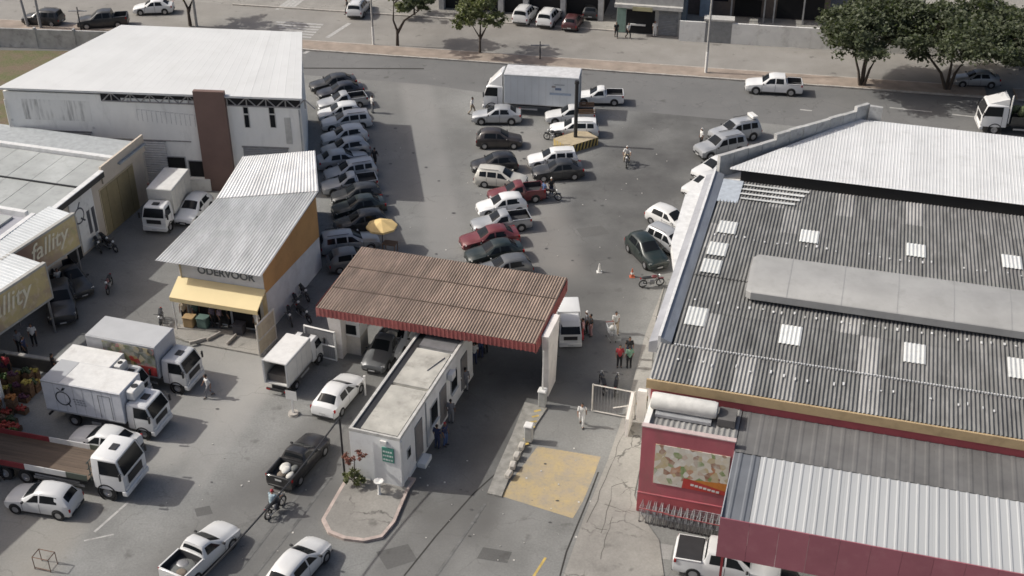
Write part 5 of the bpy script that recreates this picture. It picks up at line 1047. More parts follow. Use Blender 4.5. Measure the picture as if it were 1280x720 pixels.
bike(783,206,R(-96),'motorcycle ridden across the lot by a rider in white',BLACK,0)
bike(692,176,R(160),'black motorcycle parked at the striped island corner',BLACK)
bike(688,249,R(-20),'motorcycle standing behind the red pickup',BLACK)
bike(203,405,R(-80),'black and white motorcycle parked at the yellow awning',BLACK)
bike(752,486,R(95),'motorcycle behind the white-framed gate, farther from the gate post',DGREY); bike(769,488,R(80),'motorcycle behind the white-framed gate, next to the gate post',BLACK)
for i, (x, y) in enumerate(((364,402),(373,386),(381,372),(381,399))): bike(x, y, R(-75+i*8), ['black motorcycle in the alley nearest the cream gate leaf','black motorcycle in the middle of the alley row','black motorcycle deepest in the alley row','black motorcycle under the edge of the gate canopy'][i], BLACK, 5)
for i, (x, y) in enumerate(((124,312),(133,307),(139,312))): bike(x, y, R(-60+10*i), ['black motorcycle by the olive gate, closest to the hall wall','black motorcycle by the olive gate, between two others','black motorcycle by the olive gate, farthest from the hall wall'][i], BLACK, 4)
bike(138,362,R(-85),'dark red motorcycle standing alone in the shaded yard',REDP)
bike(690,465,R(80),'motorcycle behind the right-hand gate column',BLACK)
bike(182,247,R(-100),'white motorcycle beside the yard box truck',WHITE)
# ---------------------------------------------------------------- people
def remesh(mb, vox, name, mat):
    me = mb.mesh(name); o = bpy.data.objects.new(name, me); col.objects.link(o); md = o.modifiers.new('r', 'REMESH'); md.mode = 'VOXEL'; md.voxel_size = vox
    sm = o.modifiers.new('s', 'SMOOTH'); sm.factor = .5; sm.iterations = 2
    bpy.context.view_layer.update(); nm = bpy.data.meshes.new_from_object(o.evaluated_get(bpy.context.evaluated_depsgraph_get())); bpy.data.objects.remove(o, do_unlink=True)
    nm.polygons.foreach_set('use_smooth', [True]*len(nm.polygons)); nm.materials.clear(); nm.materials.append(mat); return nm
def chain(m, pts, rads):
    m.tube(pts, rads, 10)
    for p, r in zip(pts, rads): m.ball(p, r, n=10, m=8)
V = Vector
def lerp(a, b, f): return V(a) + (V(b) - V(a)) * f
def person_mesh(pose):
    J = dict(stand=dict(pel=(0,0,.93), ch=(0,0,1.25), nk=(.0,0,1.42), hd=(.015,0,1.57), sh=[(0,.18,1.37),(0,-.18,1.37)], el=[(-.03,.24,1.10),(-.03,-.24,1.10)], wr=[(.06,.23,.86),(.06,-.23,.86)], hp=[(0,.09,.90),(0,-.09,.90)], kn=[(.02,.10,.49),(.02,-.10,.49)], an=[(-.03,.11,.08),(-.03,-.11,.08)], to=[(.13,.13,.035),(.13,-.13,.035)]),
      walk=dict(pel=(0,0,.91), ch=(.03,0,1.23), nk=(.05,0,1.40), hd=(.08,0,1.55), sh=[(.04,.18,1.35),(.04,-.18,1.35)], el=[(-.10,.23,1.10),(.12,-.23,1.10)], wr=[(-.08,.24,.86),(.26,-.20,.92)], hp=[(0,.09,.88),(0,-.09,.88)], kn=[(.22,.10,.50),(-.02,-.10,.47)], an=[(.24,.10,.10),(-.30,-.10,.14)], to=[(.40,.11,.05),(-.15,-.11,.03)]),
      ride=dict(pel=(-.25,0,.90), ch=(-.18,0,1.22), nk=(-.13,0,1.39), hd=(-.09,0,1.54), sh=[(-.14,.18,1.34),(-.14,-.18,1.34)], el=[(.05,.30,1.12),(.05,-.30,1.12)], wr=[(.27,.30,1.06),(.27,-.30,1.06)], hp=[(-.25,.10,.88),(-.25,-.10,.88)], kn=[(.12,.20,.72),(.12,-.20,.72)], an=[(-.05,.20,.34),(-.05,-.20,.34)], to=[(.10,.21,.28),(.10,-.21,.28)]))[pose]
    b = MB(); sh_ = MB(); tr = MB(); fe = MB(); hr = MB()
    pel, ch, nk, hd = (V(J[k]) for k in ('pel','ch','nk','hd'))
    for i, (z, rx, ry) in enumerate(((0,.10,.15),(.33,.095,.135),(.66,.11,.155),(1.0,.11,.165))): q = lerp(pel, ch, z); b.ball(q, rx, ry, .14, 12, 8); sh_.ball(q, rx+.018, ry+.02, .145, 12, 8)
    b.ball(lerp(ch,nk,.45), .085, .14, .09, 12, 8); sh_.ball(lerp(ch,nk,.42), .098, .155, .10, 12, 8); chain(b, [lerp(ch,nk,.5), nk, lerp(nk,hd,.4)], [.06,.052,.05])
    b.ball(hd, .095, .075, .115, 14, 10); b.ball(hd+V((.035,0,-.05)), .06, .055, .06, 10, 8); b.ball(hd+V((.098,0,-.012)), .016, .014, .022, 8, 6)
    for s in (1,-1): b.ball(hd+V((0,s*.076,-.01)), .014, .012, .026, 8, 6)
    hr.ball(hd+V((-.018,0,.03)), .098, .084, .10, 14, 10)
    for s in (0, 1):
        SH, EL, WR, HP, KN, AN, TO = (V(J[k][s]) for k in ('sh','el','wr','hp','kn','an','to')); sg = 1 if s == 0 else -1
        chain(b, [SH, lerp(SH,EL,.5), EL, lerp(EL,WR,.4), WR], [.052,.046,.038,.036,.025]); chain(sh_, [lerp(ch,SH,.6), SH, lerp(SH,EL,.45), lerp(SH,EL,.78)], [.075,.068,.062,.058])
        d = (WR-EL).normalized(); sd = V((0,sg,0)); sd = (sd - d*sd.dot(d)).normalized(); fw = d.cross(sd)
        pc = WR + d*.05; b.ball(WR+d*.03, .026, .03, .035, 8, 6); b.ball(pc, .028, .036, .04, 8, 6)
        for k in range(4): r0 = pc + d*.03 + fw*(-.026+.0175*k); chain(b, [r0, r0+d*(.035-.004*abs(k-1.4)), r0+d*(.062-.007*abs(k-1.4))-sd*.014], [.0095,.009,.008])
        th = WR + d*.03 + fw*.025; chain(b, [th, th+d*.03+fw*.022, th+d*.055+fw*.03], [.011,.0105,.009])
        chain(b, [HP, lerp(HP,KN,.5), KN, lerp(KN,AN,.35), AN], [.085,.072,.054,.052,.036]); chain(tr, [lerp(pel,HP,.7)+V((0,0,.02)), HP, lerp(HP,KN,.5), KN, lerp(KN,AN,.5), lerp(KN,AN,.93)], [.105,.102,.090,.073,.066,.058])
        chain(b, [AN, lerp(AN,TO,.5), TO], [.036,.034,.026]); hl = AN + (AN-TO).normalized()*.05; hl.z = TO.z+.02; chain(fe, [hl, lerp(AN,TO,.4)-V((0,0,.012)), TO], [.042,.045,.035])
    tr.ball(pel-V((0,0,.01)), .118, .165, .10, 12, 8)
    return [('body', remesh(b,.0125,'person_body',mSkin)), ('shirt', remesh(sh_,.022,'shirt',mSack)), ('trousers', remesh(tr,.022,'trousers',mSack)), ('shoe_pair', remesh(fe,.018,'shoes',mBlack)), ('hair', remesh(hr,.016,'hair',mHair))]
PM = {k: person_mesh(k) for k in ('stand','walk','ride')}
CL = {}
def cloth(rgb):
    k = 'cloth_%02d_%02d_%02d' % tuple(int(c*99) for c in rgb)
    return M(k, rgb, .9, var=.15, scale=8)
WH_, BLU, DBL, REDC, BLK, GRN, BEI, GRY, PNK = (.66,.65,.62), (.07,.11,.22), (.03,.04,.09), (.36,.04,.05), (.02,.02,.022), (.16,.28,.20), (.36,.30,.22), (.20,.20,.21), (.42,.24,.24)
def person(x, y, yaw, label, shirt, trou, pose='stand', z=.0, h=1.0, hat=None, world=None):
    p = Vector(world) if world is not None else G(x, y); r = empty('person', (p.x, p.y, z + .002), R(yaw), label, 'person')
    for nm, me in PM[pose]:
        o = bpy.data.objects.new(nm, me); col.objects.link(o); o.parent = r
        mt = {'shirt': cloth(shirt), 'trousers': cloth(trou)}.get(nm) or (cloth(hat) if (nm == 'hair' and hat) else None)
        if mt: o.material_slots[0].link = 'OBJECT'; o.material_slots[0].material = mt
        if nm == 'hair' and hat: o.name = 'hat'; o['label'] = 'headgear'; o.scale = (1.0,)*3
    r.scale = (h,)*3; return r
person(262,496,-150,'man in white shirt and shorts walking past the fruit-picture truck',WH_,GRY,'walk')
person(727,532,-100,'person in white walking towards the yellow painted patch',WH_,WH_,'walk')
person(769,416,-80,'person in white pushing a white cart by the market corner',WH_,BEI,'walk')
person(786,449,-95,'person in dark top carrying a red bag behind the gate',BLK,DBL,'stand')
person(786,460,100,'person in green shirt standing behind the white-framed gate',GRN,BLK,'stand')
person(774,459,-90,'person in red shirt behind the white-framed gate',REDC,BLK,'stand')
person(728,425,170,'person in pink leaning at the delivery van side',PNK,REDC,'stand'); person(733,416,180,'person with white cap beside the delivery van',GRY,BLK,'stand',hat=WH_); person(738,420,200,'person with dark rucksack behind the delivery van group',BLK,PNK,'stand')
person(547,560,60,'person in blue shirt leaning on the gatehouse wall',DBL,DBL,'stand'); person(557,557,-30,'person in dark blue with red cap by the gatehouse wall',DBL,BLU,'stand',hat=REDC); person(564,528,80,'person in grey shirt at the gatehouse window',GRY,GRY,'stand')
person(572,493,100,'person in white shirt and dark trousers by the gatehouse doors',WH_,BLK,'stand'); person(582,488,90,'person in grey waiting near the gatehouse doors',GRY,GRY,'stand')
person(593,455,100,'person in white with dark bag under the canopy',WH_,DBL,'stand'); person(601,447,70,'person in blue queueing under the canopy',BLU,DBL,'stand'); person(607,441,120,'person in black queueing under the canopy',BLK,BLK,'stand'); person(597,441,60,'person in grey queueing under the canopy',GRY,BLK,'stand')
person(783,206,-96,'motorcycle rider in white crossing the parking lot',WH_,BEI,'ride',hat=WH_); person(345,640,62,'motorcycle rider with red helmet and pale blue shirt',(.30,.38,.42),BLK,'ride',hat=REDC)
person(680,250,20,'man in blue shirt bending by the red pickup tailgate',BLU,DBL,'walk'); person(689,246,-60,'person with white cap by the parked motorcycle',BLK,DBL,'stand',hat=WH_)
person(590,143,-20,'person in white far up the parking lane',WH_,BEI,'walk'); person(466,141,30,'person in white standing behind the first warehouse-row cars',WH_,GRY,'stand'); person(469,208,70,'person in black walking behind the silver cars',BLK,BLK,'walk'); 
person(876,183,-160,'man with white hat and white trousers beside the silver utility cars',WH_,BLK,'stand',hat=WH_); person(770,47,-90,'person in dark clothes on the corner shop pavement',BLK,BLK,'walk'); person(785,48,-60,'person in white top before the shop counter',WH_,BLK,'walk'); person(818,46,-90,'person in white before the grey shutter',WH_,WH_,'stand'); person(435,18,180,'person in black walking by the far white utility car',BLK,BLK,'walk')
person(323,418,-120,'person in white shirt seated goods side of the yellow awning',WH_,BEI,'stand',z=.12)
for i, (x, y, c) in enumerate(((232,404,BEI),(247,404,(.05,.09,.08)),(268,409,(.12,.10,.14)),(277,411,(.25,.2,.25)),(287,410,BLK))): person(x, y, -90+25*i, ['person in beige under the awning near the motorcycle','person in dark green under the awning','person in purple shirt browsing under the awning','person in lilac browsing under the awning','person in black under the awning near the post'][i], c, BLK, 'stand', z=.12)
person(76,362,-60,'man in white shirt standing behind the dark pickup under the sign',WH_,DBL,'stand')
person(2,600,-60,'person in green at the flatbed rear',GRN,BLK,'stand')
for i, (x, y, c) in enumerate(((44,432,WH_),(26,440,GRY),(34,448,DBL),(70,470,BLK),(12,470,REDC))): person(x, y, -80+40*i, ['stall worker in white among the fruit crates','stall worker in grey among the fruit crates','stall worker in dark blue among the fruit crates','stall customer in black beside the fruit crates','stall worker in red behind the fruit crates'][i], c, BLK, 'stand')
# ---------------------------------------------------------------- trees and plants
def leaf_mat(name, c0, c1):
    m, t, bs = newmat(name); v = coords(t); oi = noise(t, v, 1.1, 4, .6)
    ge = N(t, 'ShaderNodeNewGeometry'); rnd_ = ge.outputs['Random Per Island']; c = mixc(t, maprange(t, oi, .32, .68, 0, 1), c0, c1); c = mixc(t, 1.0, c, maprange(t, rnd_, 0, 1, .55, 1.6), 'MULTIPLY'); c = mixc(t, maprange(t, noise(t, v, 9, 2), .4, .7, 0, .5), c, tuple(min(1,q*1.6) for q in c1)); LK(t, c, bs.inputs['Base Color'])
    bs.inputs['Roughness'].default_value = .55; bs.inputs['Specular IOR Level'].default_value = .3
    tr = N(t, 'ShaderNodeBsdfTranslucent'); LK(t, mixc(t, 1.0, c, (1.3,1.5,.6), 'MULTIPLY'), tr.inputs[0]); mx = N(t, 'ShaderNodeMixShader'); mx.inputs[0].default_value = .22
    LK(t, bs.outputs[0], mx.inputs[1]); LK(t, tr.outputs[0], mx.inputs[2]); LK(t, mx.outputs[0], t.nodes['Material Output'].inputs[0]); return m
mLeafD = leaf_mat('leaf_dark', (.034,.043,.024), (.085,.096,.056)); mLeafM = leaf_mat('leaf_mid', (.07,.082,.035), (.16,.17,.085)); mLeafB = leaf_mat('leaf_bush', (.07,.085,.04), (.16,.165,.08)); mLeafR = leaf_mat('leaf_reddish', (.10,.035,.03), (.2,.09,.07))
mBark = M('bark', (.075,.058,.045), .95, var=.35, scale=3, stretch=(3,3,.6), bmp=.6)
def leaves(rng, blobs, n, size, flat=.6):
    m = MB(); tot = sum(b[3]*b[4] for b in blobs)
    for (cx, cy, cz, rx, rz) in blobs:
        k = int(n * rx*rz / tot); cl = [(V((rng.gauss(0,1), rng.gauss(0,1), rng.gauss(0,1))).normalized() * rng.uniform(.45,1.0)) for _ in range(max(6, k//55))]
        for _ in range(k):
            c = rng.choice(cl); q = V((cx + rx*c.x, cy + rx*c.y, cz + rz*c.z)) + V((rng.gauss(0,1), rng.gauss(0,1), rng.gauss(0,.7))) * rx*.14
            u = V((rng.gauss(0,1), rng.gauss(0,1), rng.gauss(0,flat))).normalized(); w2 = u.cross(V((rng.gauss(0,1), rng.gauss(0,1), rng.gauss(0,1)))).normalized(); s = size*rng.uniform(.4,1.4)
            m.v += [tuple(q - u*s*.5), tuple(q + w2*s*.28), tuple(q + u*s*.5), tuple(q - w2*s*.28)]; b = len(m.v); m.f.append((b-4,b-3,b-2,b-1))
    return m
def tree(base, label, stems, blobs, n, size, mat, seed, r0=.2, group='street trees'):
    rng = random.Random(seed); r = empty('street_tree', (base[0], base[1], .1), 0, label, 'tree', group)
    tk = MB()
    for pts in stems: tk.tube([V(p) for p in pts], [r0*(1-.75*i/(len(pts)-1)) for i in range(len(pts))], 9)
    for (cx, cy, cz, rx, rz) in blobs:
        near = min((V(p) for s in stems for p in s[1:]), key=lambda q: (q - V((cx,cy,cz-rz*.3))).length); mid = (near + V((cx,cy,cz)))/2 + V((rng.uniform(-.2,.2), rng.uniform(-.2,.2), -.1)); tk.tube([near, mid, V((cx,cy,cz))], [r0*.32,r0*.2,r0*.08], 6)
        for k in range(4): dv = V((rng.gauss(0,1), rng.gauss(0,1), rng.gauss(0,.6))).normalized(); tk.tube([mid, V((cx+dv.x*rx*.7, cy+dv.y*rx*.7, cz+dv.z*rz*.7))], [r0*.15,r0*.04], 5)
    tk.build('trunk', mBark, r, smooth=60); c = leaves(rng, blobs, n, size).build('crown', mat, r, fix=False); c['kind'] = 'stuff'; return r
def crown(rng, cx, cy, cz, rx, rz, k):
    out = []
    for i in range(k):
        a = rng.uniform(0, 2*math.pi); q = rng.uniform(.2,.85); out.append((cx+rx*q*math.cos(a), cy+rx*q*math.sin(a), cz+rz*rng.uniform(-.7,.8)*math.sqrt(1-q*q*.8), rx*rng.uniform(.28,.45), rz*rng.uniform(.3,.5)))
    return out
rg = random.Random(3)
p = G(1077,108); tree(p, 'multi-stemmed dark tree at the median end', [[(-.2,0,0),(-.5,0,1.4),(-1.2,.1,3.4),(-2.0,.2,4.6)], [(0,.1,0),(-.1,.1,1.5),(.0,.1,3.2),(.3,.2,5.2)], [(.2,0,0),(.5,0,1.6),(1.2,0,3.2),(2.4,0,4.6)], [(.1,.2,0),(.2,.5,1.6),(.6,1.0,3.6),(.8,1.6,5)]], crown(rg, -.3,.6,5.75, 5.7, 2.3, 30), 27000, .36, mLeafD, 11, .15)
p = G(1183,113); tree(p, 'broad dark tree shading the silver sedan', [[(-.1,0,0),(-.8,0,1.6),(-2.2,0,3.2),(-3.0,.1,4.6)], [(.2,0,0),(.5,0,1.6),(1.4,0,3.3),(2.8,0,4.6)], [(0,.1,0),(.1,.3,2),(.2,.8,4.4)]], crown(rg, 1.6,.5,5.3, 7.0, 2.3, 38), 34000, .38, mLeafD, 12, .18)
p = G(497,58); tree(p, 'forked slim tree on the median beside the slender pole', [[(0,0,0),(.05,0,1.5),(-.3,0,2.6),(-.2,.2,4.2)], [(.05,0,1.3),(.8,0,2.6),(2.2,.1,3.5)]], crown(rg, 1.6,.3,4.9, 3.0, 1.5, 12), 6500, .30, mLeafD, 13, .17)
p = G(600,67); tree(p, 'small round pale tree on the median', [[(0,0,0),(.02,0,1.5),(-.7,0,2.8)], [(.02,0,1.4),(.1,0,3.2)], [(.02,0,1.4),(.8,0,2.9)]], crown(rg, .0,.0,4.6, 2.9, 1.7, 14), 8000, .30, mLeafM, 14, .13)
p = G(238,33); tree(p, 'leaning tree beyond the warehouse roof', [[(0,0,0),(0,0,1.8),(-.6,0,3.6)], [(0,0,1.5),(.9,0,3.4),(1.6,0,4.4)]], crown(rg, .6,0,5.0, 4.4, 1.3, 14), 6000, .32, mLeafM, 15, .2)
p = G(1255,80); tree(p, 'dense dark tree along the far pavement', [[(0,0,0),(.1,0,1.5),(0,0,3)], [(0,0,1),(1.2,0,2.6)]], crown(rg, .5,.4,3.6, 4.4, 2.2, 16), 9000, .36, mLeafD, 16, .2)
p = G(518,20); tree(p, 'round shrub tree across the street from the forked tree', [[(0,0,0),(0,0,1.0),(.1,0,2)]], crown(rg, 0,0,1.7, 2.0, 1.2, 8), 3500, .3, mLeafM, 17, .12)
p = V((1.2,116.0,0)); 
pl = empty('shrub', (-8.6,52.25,.165), 0, 'leafy shrub with reddish top beside the gatehouse corner', 'plant'); rng = random.Random(5)
MB().tube([(0,0,0),(.05,0,.8),(.15,.05,1.9)], [.05,.04,.02], 6).tube([(0,0,.1),(-.3,-.1,.7)], [.03,.01], 6).tube([(0,0,.1),(.35,-.1,.6)], [.03,.01], 6).build('stem', mBark, pl)
for nm, bl, mt_, n_ in (('foliage', [(0,-.1,.55,.55,.45),(.3,-.2,.35,.4,.3),(-.35,0,.45,.35,.35)], mLeafB, 1500), ('flowering_top', [(.1,0,1.9,.5,.4),(.55,0,2.1,.35,.3),(-.3,0,1.75,.3,.3)], mLeafR, 700)):
    c = leaves(rng, bl, n_, .13).build(nm, mt_, pl, fix=False); c['kind'] = 'stuff'
wp = empty('weed_clump', G(800,505), 0, 'dry weeds growing at the market corner post', 'plant'); c = leaves(rng, [(0,0,.3,.5,.3),(.5,.3,.25,.3,.2)], 500, .12).build('foliage', leaf_mat('leaf_dry', (.10,.075,.035), (.2,.15,.08)), wp, fix=False); c['kind'] = 'stuff'
# ---------------------------------------------------------------- poles, gates, small things
def pole(x, y, h, r0, label, mat, arm=None, lean=(0,0), low=None):
    p = G(x, y); r = empty('utility_pole' if not arm else 'street_lamp', (p.x, p.y, 0), 0, label, 'pole')
    MB().tube([(0,0,0),(lean[0]*.5,lean[1]*.5,h*.5),(lean[0],lean[1],h)], [r0,r0*.85,r0*.65], 10).build('shaft', mat, r, smooth=50)
    if low: MB().tube([(0,0,0.01),(lean[0]*low/h,lean[1]*low/h,low)], r0*1.06, 10).build('painted_foot', mWhitePaint, r, smooth=50)
    if arm: MB().tube([(lean[0],lean[1],h-.1),(lean[0]+arm[0]*.6,lean[1]+arm[1]*.6,h+.5),(lean[0]+arm[0],lean[1]+arm[1],h+.6)], .05, 8).build('arm', mat, r); bevel_box(lean[0]+arm[0]-.3,lean[0]+arm[0]+.3,lean[1]+arm[1]-.12,lean[1]+arm[1]+.12,h+.52,h+.68,.04,1).build('lamp_head', mSteel, r)
    else: MB().bar((lean[0]-.9,lean[1],h-.4),(lean[0]+.9,lean[1],h-.4),.1).build('crossarm', mSteel, r)
    return r
mPole = M('concrete_pole', (.36,.35,.33), .85, var=.2, scale=1)
pole(882,92,9,.13,'tall grey street lamp with whitened foot on the median',mPole,arm=(1.5,.4),low=2.2)
pole(467,57,9,.11,'slender grey street lamp beside the forked tree',mPole,arm=(-1.5,.3),low=2.0)
pole(35,34,8.5,.15,'concrete pole leaning left of its twin by the yard wall',mPole,lean=(-.5,0)); pole(51,36,8.5,.15,'concrete pole beside its twin, nearer the warehouse',mPole,lean=(.1,0)); pole(104,52,3.6,.08,'short dark post at the end of the yard wall',mDarkSteel)
pole(246,33,9,.14,'concrete pole beside the leaning tree',mPole); pole(675,75,1.9,.07,'short dark post on the shaded median paving',mDarkSteel)
ps = MB().tube([(0,0,0),(0,0,4.75)], [.16,.15], 12).tube([(0,0,4.75),(0,0,5.0)], [.2,.17], 12).build('lot_post', mBlack, None, smooth=50, loc=(5.33,95.9,.72)); tag(ps, 'tall black post standing on the striped island', 'post')
# striped island
ci = Vector((5.35,95.7,0)); yw = R(38)
isr = empty('striped_island', ci, R(35), 'raised traffic island with black and yellow striped sides', 'island')
MB().box(-1.6,1.6,-1.0,1.0,0,.70).build('core', M('island_top', (.40,.33,.22), .9, var=.2), isr)
for k in range(9):
    a = -1.6 + k*3.2/9
    for s in (1,-1):
        y = s*1.0; MB().add([(a,y+s*.004,.02),(a+.2,y+s*.004,.02),(a+.36*1.0,y+s*.004,.69),(a+.16,y+s*.004,.69)] if k < 8 else [(a,y+s*.004,.02),(a+.2,y+s*.004,.02),(a+.30,y+s*.004,.69),(a+.16,y+s*.004,.69)], [(0,1,2,3)]).build('black_stripe', mBlack, isr, fix=False)
for s in (1,-1): MB().box(-1.6,1.6,s*1.002-.001,s*1.002+.001,.0,.70).build('yellow_side', mYellowPaint, isr)
for k in range(5):
    for s in (1,-1): a = -1.0+k*.4; MB().add([(s*1.606,a,.02),(s*1.606,a+.18,.02),(s*1.606,min(a+.34,1.0),.69),(s*1.606,a+.16,.69)], [(0,1,2,3)]).build('yellow_stripe', mYellowPaint, isr, fix=False)
# yellow vendor parasol with its stall
pp = G(479,312); um = empty('parasol', pp, R(10), 'yellow octagonal parasol over a small vendor table', 'parasol')
mPar = M('parasol_yellow', (.72,.52,.23), .8, var=.12, scale=2); MB().tube([(0,0,0),(0,0,2.35)], .03, 8).build('pole', mDarkSteel, um)
for k in range(8):
    a0, a1 = 2*math.pi*k/8, 2*math.pi*(k+1)/8; m = MB(); m.add([(0,0,2.45),(1.12*math.cos(a0),1.12*math.sin(a0),1.98),(1.12*math.cos(a1),1.12*math.sin(a1),1.98)], [(0,1,2)]); m.add([(1.12*math.cos(a0),1.12*math.sin(a0),1.98),(1.12*math.cos(a1),1.12*math.sin(a1),1.98),(1.13*math.cos(a1),1.13*math.sin(a1),1.84),(1.13*math.cos(a0),1.13*math.sin(a0),1.84)], [(0,1,2,3)]); m.build('canopy_panel', mPar, um, fix=False)
tb = empty('vendor_table', pp+Vector((.55,-.35,0)), R(-15), 'small wooden vendor table under the yellow parasol', 'table'); MB().box(-.5,.5,-.35,.35,.72,.77).build('table_top', mWood, tb)
for sx_ in (-.45,.45):
    for sy_ in (-.3,.3): MB().box(sx_-.025,sx_+.025,sy_-.025,sy_+.025,0,.719).build('leg', mWood, tb)
# barrier posts
def barrier(x, y, label, boom):
    r = empty('gate_barrier', G(x, y) + Vector((0,0,.10)), R(-16), label, 'barrier'); bevel_box(-.22,.22,-.22,.22,0,1.0,.04,1).build('pedestal', M('pedestal_grey', (.42,.42,.40), .7), r); bevel_box(-.26,.26,-.26,.26,1.001,1.16,.05,1).build('housing', mWhitePaint, r)
    if boom: MB().tube([(0,.0,1.161),(0.02,0,3.9)], [.055,.035], 8).build('boom', mWhitePaint, r)
    return r
barrier(678,508,'raised white barrier boom on its pedestal at the lane island',True); barrier(661,552,'low barrier pedestal without boom on the lane island',False)
for i, (x, y) in enumerate(((652,562),(646,574),(641,586),(636,597))): q = G(x, y); o = bevel_box(-.16,.16,-.26,.26,.0,.30,.05,1).build('kerb_block', M('block_pale', (.48,.45,.40), .9, var=.3), None, loc=(q.x,q.y,.102), rotz=R(-18+random.uniform(-8,8))); tag(o, 'broken pale kerb block in a line on the lane island', 'kerb block', 'kerb blocks on the lane island')
# pedestal basin by the gatehouse
bs_ = empty('pedestal_basin', (-7.15,51.45,.165), 0, 'white pedestal basin at the gatehouse front', 'basin'); MB().lathe([(.0,0),(.11,0),(.08,.1),(.07,.75),(.0,.75)],12).build('pedestal', mWhitePaint, bs_, smooth=50); MB().lathe([(.0,.751),(.16,.76),(.26,.86),(.27,.92),(.2,.92),(.0,.84)],14).build('bowl', mWhitePaint, bs_, smooth=60)
# service pole and sagging cable by the gatehouse
sp_ = empty('service_pole', (-9.15,52.7,.0), 0, 'dark service pole at the gatehouse corner carrying a sagging cable', 'pole'); MB().tube([(0,0,0),(0,0,4.4)], .06, 8).build('shaft', mDarkSteel, sp_, smooth=50)
a_ = Vector((0,0,4.35)); b_ = G(215,760,4.5) - Vector((-9.15,52.7,0)); pts = []
for k in range(15): f = k/14; q = a_.lerp(b_, f); q.z -= 1.3*4*f*(1-f)*.35; pts.append(q)
MB().tube(pts, .05, 6).build('cable', mDarkSteel, sp_)
# metal gate by the market corner
gtA, gtB = G(740,515), G(792,525); yw = math.atan2(gtB.y-gtA.y, gtB.x-gtA.x); Lg = (gtB-gtA).length
mg = empty('metal_gate', gtA, yw, 'white-framed see-through metal gate leaf by the market corner', 'gate'); mFr = M('gate_frame_pale', (.50,.47,.42), .7, var=.2)
for a, b in (((0,0,.12),(Lg,0,.12)), ((0,0,2.0),(Lg,0,2.0)), ((0,0,.1),(0,0,2.05)), ((Lg,0,.1),(Lg,0,2.05)), ((Lg*.5,0,.6),(Lg,0,1.1))): MB().bar(a, b, .07).build('frame_bar', mFr, mg)
for k in range(1, 14): MB().bar((Lg*k/14,0,.15),(Lg*k/14,0,1.98),.018).build('upright', mSteel, mg)
gp = MB().box(-.25,.25,-.15,.15,0,2.2).build('gate_post', mCol, None, loc=gtB+Vector((.4,-.05,.0)), rotz=yw); tag(gp, 'cream rendered gate post beside the white-framed gate', 'gate post')
wq = MB().hexa([(-.09,-.7,0),(.09,-.7,0),(.09,.7,0),(-.09,.7,0)], [(-.09,-.7,1.3),(.09,-.7,1.3),(.09,.7,2.2),(-.09,.7,2.2)]).build('wing_wall', mCol, None, loc=(6.75,57.2,.0), rotz=R(-16)); tag(wq, 'short pale wing wall joining gate post and market corner', 'wall')
# grey mesh gate leaf at left column, cream gate leaf by the alley
def leaf(P0, P1, H, name, label, mfr, fill, z=.0):
    P0, P1 = Vector(P0), Vector(P1); L = (P1-P0).length; r = empty(name, (P0.x,P0.y,z), math.atan2(P1.y-P0.y, P1.x-P0.x), label, 'gate')
    for a, b in (((0,0,.1),(L,0,.1)), ((0,0,H),(L,0,H)), ((0,0,.06),(0,0,H+.04)), ((L,0,.06),(L,0,H+.04)), ((0,0,H*.5),(L,0,H*.5))): MB().bar(a, b, .09).build('frame_bar', mfr, r)
    n = max(3, int(L/.14))
    for k in range(n): MB().box(.05+k*(L-.1)/n,.05+(k+.88)*(L-.1)/n,-.012,.012,.15,H-.05).build('slat', fill, r)
    return r
leaf(G(384,443), G(421,452), 2.2, 'gate_leaf', 'grey slatted gate leaf in white frame beside the left canopy column', mWhitePaint, M('mesh_grey', (.24,.24,.245), .7))
leaf(G(325,446), G(346,424), 2.3, 'gate_leaf', 'cream slatted gate leaf at the alley beside the awning shop', mFr, M('leaf_cream', (.42,.36,.27), .8), z=.0)
# booth under the canopy
kb = empty('ticket_booth', G(445,436), R(-17), 'small pale booth under the left end of the gate canopy', 'booth'); MB().box(-.62,.62,-.6,.6,0,1.35).build('base', M('booth_cream', (.50,.46,.40), .8), kb); MB().box(-.62,.62,-.6,.6,1.36,2.5).build('upper_wall', mWhitePaint, kb); MB().box(-.4,.4,-.62,-.602,1.5,2.2).build('window', mGlass, kb); MB().box(-.75,.75,-.75,.75,2.51,2.62).build('roof', mWhitePaint, kb)
ph = MB().box(-.05,.05,-.05,.05,0,1.5).box(-.35,.35,-.06,-.051,1.1,1.75).build('warning_sign', mWhitePaint, None, loc=G(367,518), rotz=R(-16)); tag(ph, 'small white sign on a short post in the yard lane', 'sign'); fb = G(367,518); o = MB().lathe([(0,0),(.32,0),(.3,.16),(0,.16)],14).build('concrete_footing', mKerb, ph)
p3 = MB().box(-.04,.04,-.04,.04,0,1.35).box(-.06,.06,-.06,.06,1.351,1.42).build('lane_post', mWhitePaint, None, loc=G(457,494), rotz=R(-16)); tag(p3, 'short white post between the white sedan and the gatehouse', 'post')
